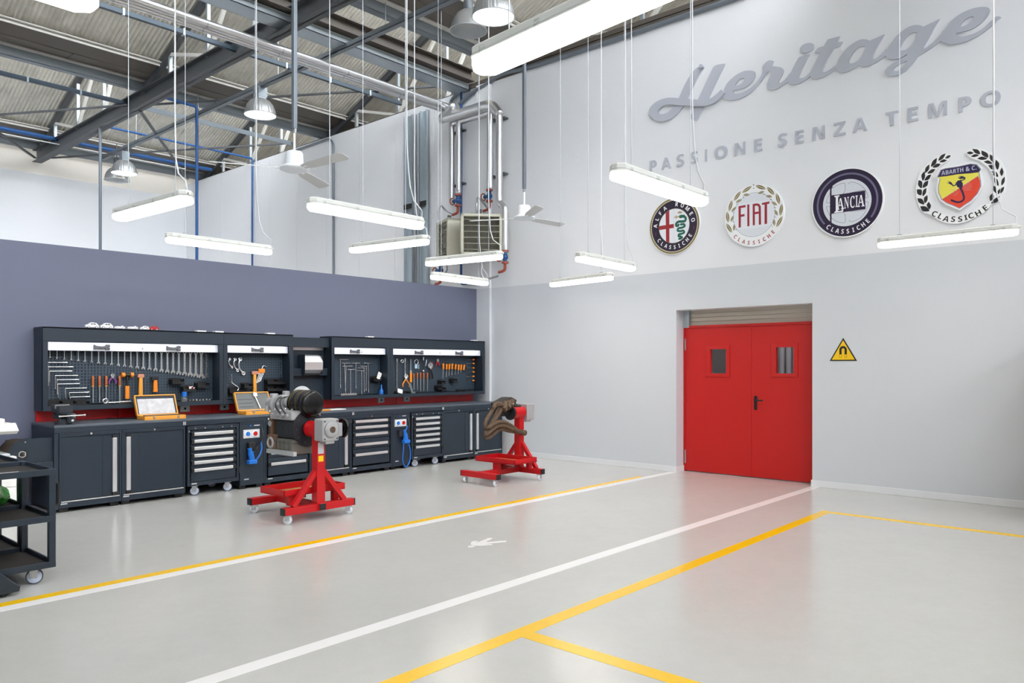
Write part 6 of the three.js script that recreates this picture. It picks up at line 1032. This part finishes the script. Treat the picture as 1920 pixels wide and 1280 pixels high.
{ // manifold on the second stand, traced in the plane of the stand's axis
  const c = crop(880, 740, 11.64), Z0 = -7.17, o = onZ(...c(1000, 1000), Z0);
  const t = thing('exhaust_manifold', 'brown steel exhaust manifold on a cut engine block held by the red stand', 'engine', [o.x, o.y, Z0]);
  const p = (x, y, dz) => { const q = onZ(...c(x, y), Z0 + dz); return V(q.x - o.x, q.y - o.y, dz); };
  const run = (pts, r, dz0, dz1) => { const n = pts.length; return tube(pts.map(([x, y], i) => p(x, y, dz0 + (dz1 - dz0) * i / (n - 1))), r, 12, 60); };
  part('tube_run', run([[1200, 828], [1050, 775], [900, 670], [780, 605], [650, 590], [520, 650], [400, 720], [352, 690], [345, 620], [400, 500], [470, 390], [560, 250], [650, 205]], 0.028, 0.1, 0.06), M.rust, t, 'brown bent tube'); part('tube_run', run([[1200, 828], [1050, 800], [900, 740], [760, 680], [620, 690], [480, 780], [380, 870], [345, 850], [400, 760], [540, 560], [640, 420], [700, 300]], 0.028, 0.13, 0.02), M.rust, t, 'brown bent tube');
  part('tube_run', run([[1050, 815], [850, 780], [700, 745], [560, 825], [430, 930], [360, 930], [345, 880], [430, 720], [560, 480], [640, 330], [740, 230]], 0.027, 0.1, -0.06), M.rust, t, 'brown bent tube'); part('tube_run', run([[520, 300], [560, 215], [640, 190], [720, 240], [700, 330]], 0.03, 0.08, 0.02), M.rust, t, 'brown bent tube');
  part('outlet_collar', cyl(p(1130, 815, 0.11), p(1215, 830, 0.11), 0.04, 18), M.rust, t);
  parts('flange_row', [[[760, 330], [800, 170]], [[840, 290], [880, 150]], [[900, 250], [940, 130]]].map(([a, b]) => cyl(p(...a, 0.05), p(...b, 0.02), 0.045, 16)), M.rust, t, 'brown port flanges'); parts('stud', [[880, 230], [800, 300], [950, 170], [860, 200]].map(([x, y]) => cyl(p(x, y, 0.06), p(x + 12, y + 30, 0.1), 0.007, 6)), M.steel, t);
  const hb = part('engine_block', [bx(0, 0.24, 0, 0.2, -0.18, 0.03, 0.015).rotateZ(0.35).translate(p(760, 480, 0).x, p(760, 480, 0).y, -0.02), bx(0, 0.12, 0, 0.14, -0.15, 0.02, 0.01).rotateZ(-0.4).translate(p(870, 250, 0).x, p(870, 250, 0).y, -0.02)], std(0x1c1a19, 0.5, 0.3), t, 'black cut engine block');
  part('bracket', cyl(p(960, 260, 0), p(1090, 260, 0), 0.035, 14), M.black, t);
}
// ---------------------------------------------------------------- tool trolleys at the left
function trolley(x1, z0, z1, label) {
  const w = 0.95, d = z0 - z1, t = thing('tool_trolley', label, 'trolley', [x1 - w, 0, z0], 0, 'blue grey tool trolleys'), Y = 0.84, B = 0.12, s = 0.045;
  for (const x of [0, w - s]) for (const z of [-d, -s]) part('post', bx(x, x + s, B, Y, z, z + s, 0.004), M.bench, t);
  const deck = (y, name) => { const g = part(name, [bx(0, w, y - 0.045, y, -0.015, 0.001, 0.003), bx(0, w, y - 0.045, y, -d, -d + 0.015, 0.003), bx(0, 0.015, y - 0.045, y, -d, 0, 0.003), bx(w - 0.015, w, y - 0.045, y, -d, 0, 0.003), bx(0.01, w - 0.01, y - 0.045, y - 0.037, -d + 0.01, -0.01)], M.bench, t, 'blue grey tray'); part('rubber_mat', bx(0.016, w - 0.016, y - 0.036, y - 0.031, -d + 0.016, -0.016), M.mat, g, 'black rubber mat'); };
  deck(Y, 'top_tray'); deck(0.5, 'middle_tray'); deck(B + 0.045, 'bottom_tray');
  for (const x of [0.1, w - 0.11]) for (const z of [-0.1, -d + 0.1]) caster(t, x, z, 0.056, 0.12, M.wheel, 1.25);
  part('handle', pipe([V(w, 0.72, -0.12), V(w + 0.05, 0.72, -0.12), V(w + 0.05, 0.55, -0.12), V(w, 0.55, -0.12)], 0.012, 0.03, 8), M.black, t, 'black grip');
  parts('rivet', [0.5, 0.55, 0.62, 0.66].map((x) => cyl(V(x, Y - 0.02, -d - 0.004), V(x, Y - 0.02, -d), 0.006, 6)), M.chrome, t);
  return t;
}
trolley(1.98, -6.25, -6.92, 'blue grey tool trolley nearest the yellow line'); trolley(1.98, -6.94, -7.6, 'blue grey tool trolley holding the green bag');
{ const p = onY(25, 886, 0.82); solo('paper_sheet', 'white sheet lying on the front trolley', 'paper', new THREE.BoxGeometry(0.3, 0.003, 0.21).translate(1.66, 0.8115, -6.4), M.paper); }
{ // green bag: crumpled closed surface
  const r = rng(12), g = new THREE.IcosahedronGeometry(1, 5), q = g.attributes.position; const ph = Array.from({ length: 24 }, () => [r() * 9 - 4.5, r() * 9 - 4.5, r() * 9 - 4.5, r() * 6.28]);
  for (let i = 0; i < q.count; i++) { const v = V(q.getX(i), q.getY(i), q.getZ(i)); let k = 0; for (const [a, b, c, f] of ph) k += Math.abs(Math.sin(a * v.x + b * v.y + c * v.z + f)); v.multiplyScalar(0.78 + k * 0.018); q.setXYZ(i, v.x * 0.2, Math.max(-0.07, v.y * 0.11), v.z * 0.2); }
  g.computeVertexNormals(); const m = solo('plastic_bag', 'crumpled green plastic bag on the middle tray', 'bag', toCreasedNormals(g, 0.5).translate(1.74, 0.54, -7.24), M.bag);
}
{ // low blue grey wedge-shaped base beside the front trolley
  const t = thing('steel_plinth', 'low blue grey sheet steel base with a sloping side by the front trolley', 'base', [1.2, 0, -6.1]);
  part('casing', extr([[-0.5, 0.035], [0.5, 0.035], [0.505, 0.06], [0.36, 0.2], [-0.5, 0.2]], 0.13, 0.006).translate(0, 0, -0.135), M.bench, t); for (const x of [-0.4, 0.42]) part('foot', cyl(V(x, 0, -0.05), V(x, 0.035, -0.05), 0.02, 12), M.black, t);
}
// ---------------------------------------------------------------- office copier beyond the trolleys
{
  const t = thing('copier', 'white office copier standing at the end of the workbench', 'copier', [2.1, 0, -9.1]);
  part('cabinet', [bx(-0.35, 0.42, 0.03, 0.66, -0.6, 0, 0.012)], M.printer, t, 'white cabinet'); parts('paper_drawer', [0.05, 0.2, 0.35].map((y) => bx(-0.34, 0.41, y, y + 0.135, 0, 0.012, 0.004)), M.printer, t); part('output_tray', bx(-0.2, 0.36, 0.66, 0.69, -0.5, 0.0, 0.006), M.printerGrey, t); part('column', [bx(-0.35, 0.2, 0.66, 0.9, -0.6, -0.12, 0.01)], M.printer, t);
  part('scanner', [bx(-0.38, 0.4, 0.9, 1.0, -0.6, 0.02, 0.014), extr([[0, 0.9], [0.06, 0.9], [0.12, 0.93], [0.02, 1.0], [0, 1.0]], 0.78, 0.004).rotateY(-Math.PI / 2).translate(0.4, 0, 0)], M.printer, t, 'white scanner'); part('control_panel', bx(-0.3, 0.05, 0.93, 0.965, 0.02, 0.09, 0.008), M.printerBlue, t, 'dark blue panel'); part('feeder', [bx(-0.36, 0.32, 1.0, 1.05, -0.58, -0.02, 0.012), bx(-0.36, 0.12, 1.05, 1.12, -0.56, -0.1, 0.02)], M.printer, t, 'document feeder');
  for (const x of [-0.28, 0.34]) for (const z of [-0.52, -0.08]) part('foot', cyl(V(x, 0, z), V(x, 0.03, z), 0.025, 10), M.black, t);
}
{ // tall cupboard just beyond the right edge of the view; it shades the end of the pale wall
  const t = thing('unseen_cupboard', 'unseen tall brown grey cupboard placed to shade the end of the pale wall', 'cupboard', [9.72, 0, -0.55]), m = std(0x8d8178, 0.5);
  part('body', [bx(-0.46, 0.46, 0.06, 2.05, -0.5, 0.5, 0.006)], m, t); parts('door', [bx(-0.472, -0.46, 0.1, 2.0, -0.49, -0.004, 0.003), bx(-0.472, -0.46, 0.1, 2.0, 0.004, 0.49, 0.003)], m, t); part('handle', bx(-0.495, -0.472, 0.95, 1.15, 0.03, 0.05, 0.006), M.chrome, t); part('plinth', bx(-0.44, 0.44, 0, 0.06, -0.48, 0.48), M.black, t);
}
renderer.render(scene, camera);
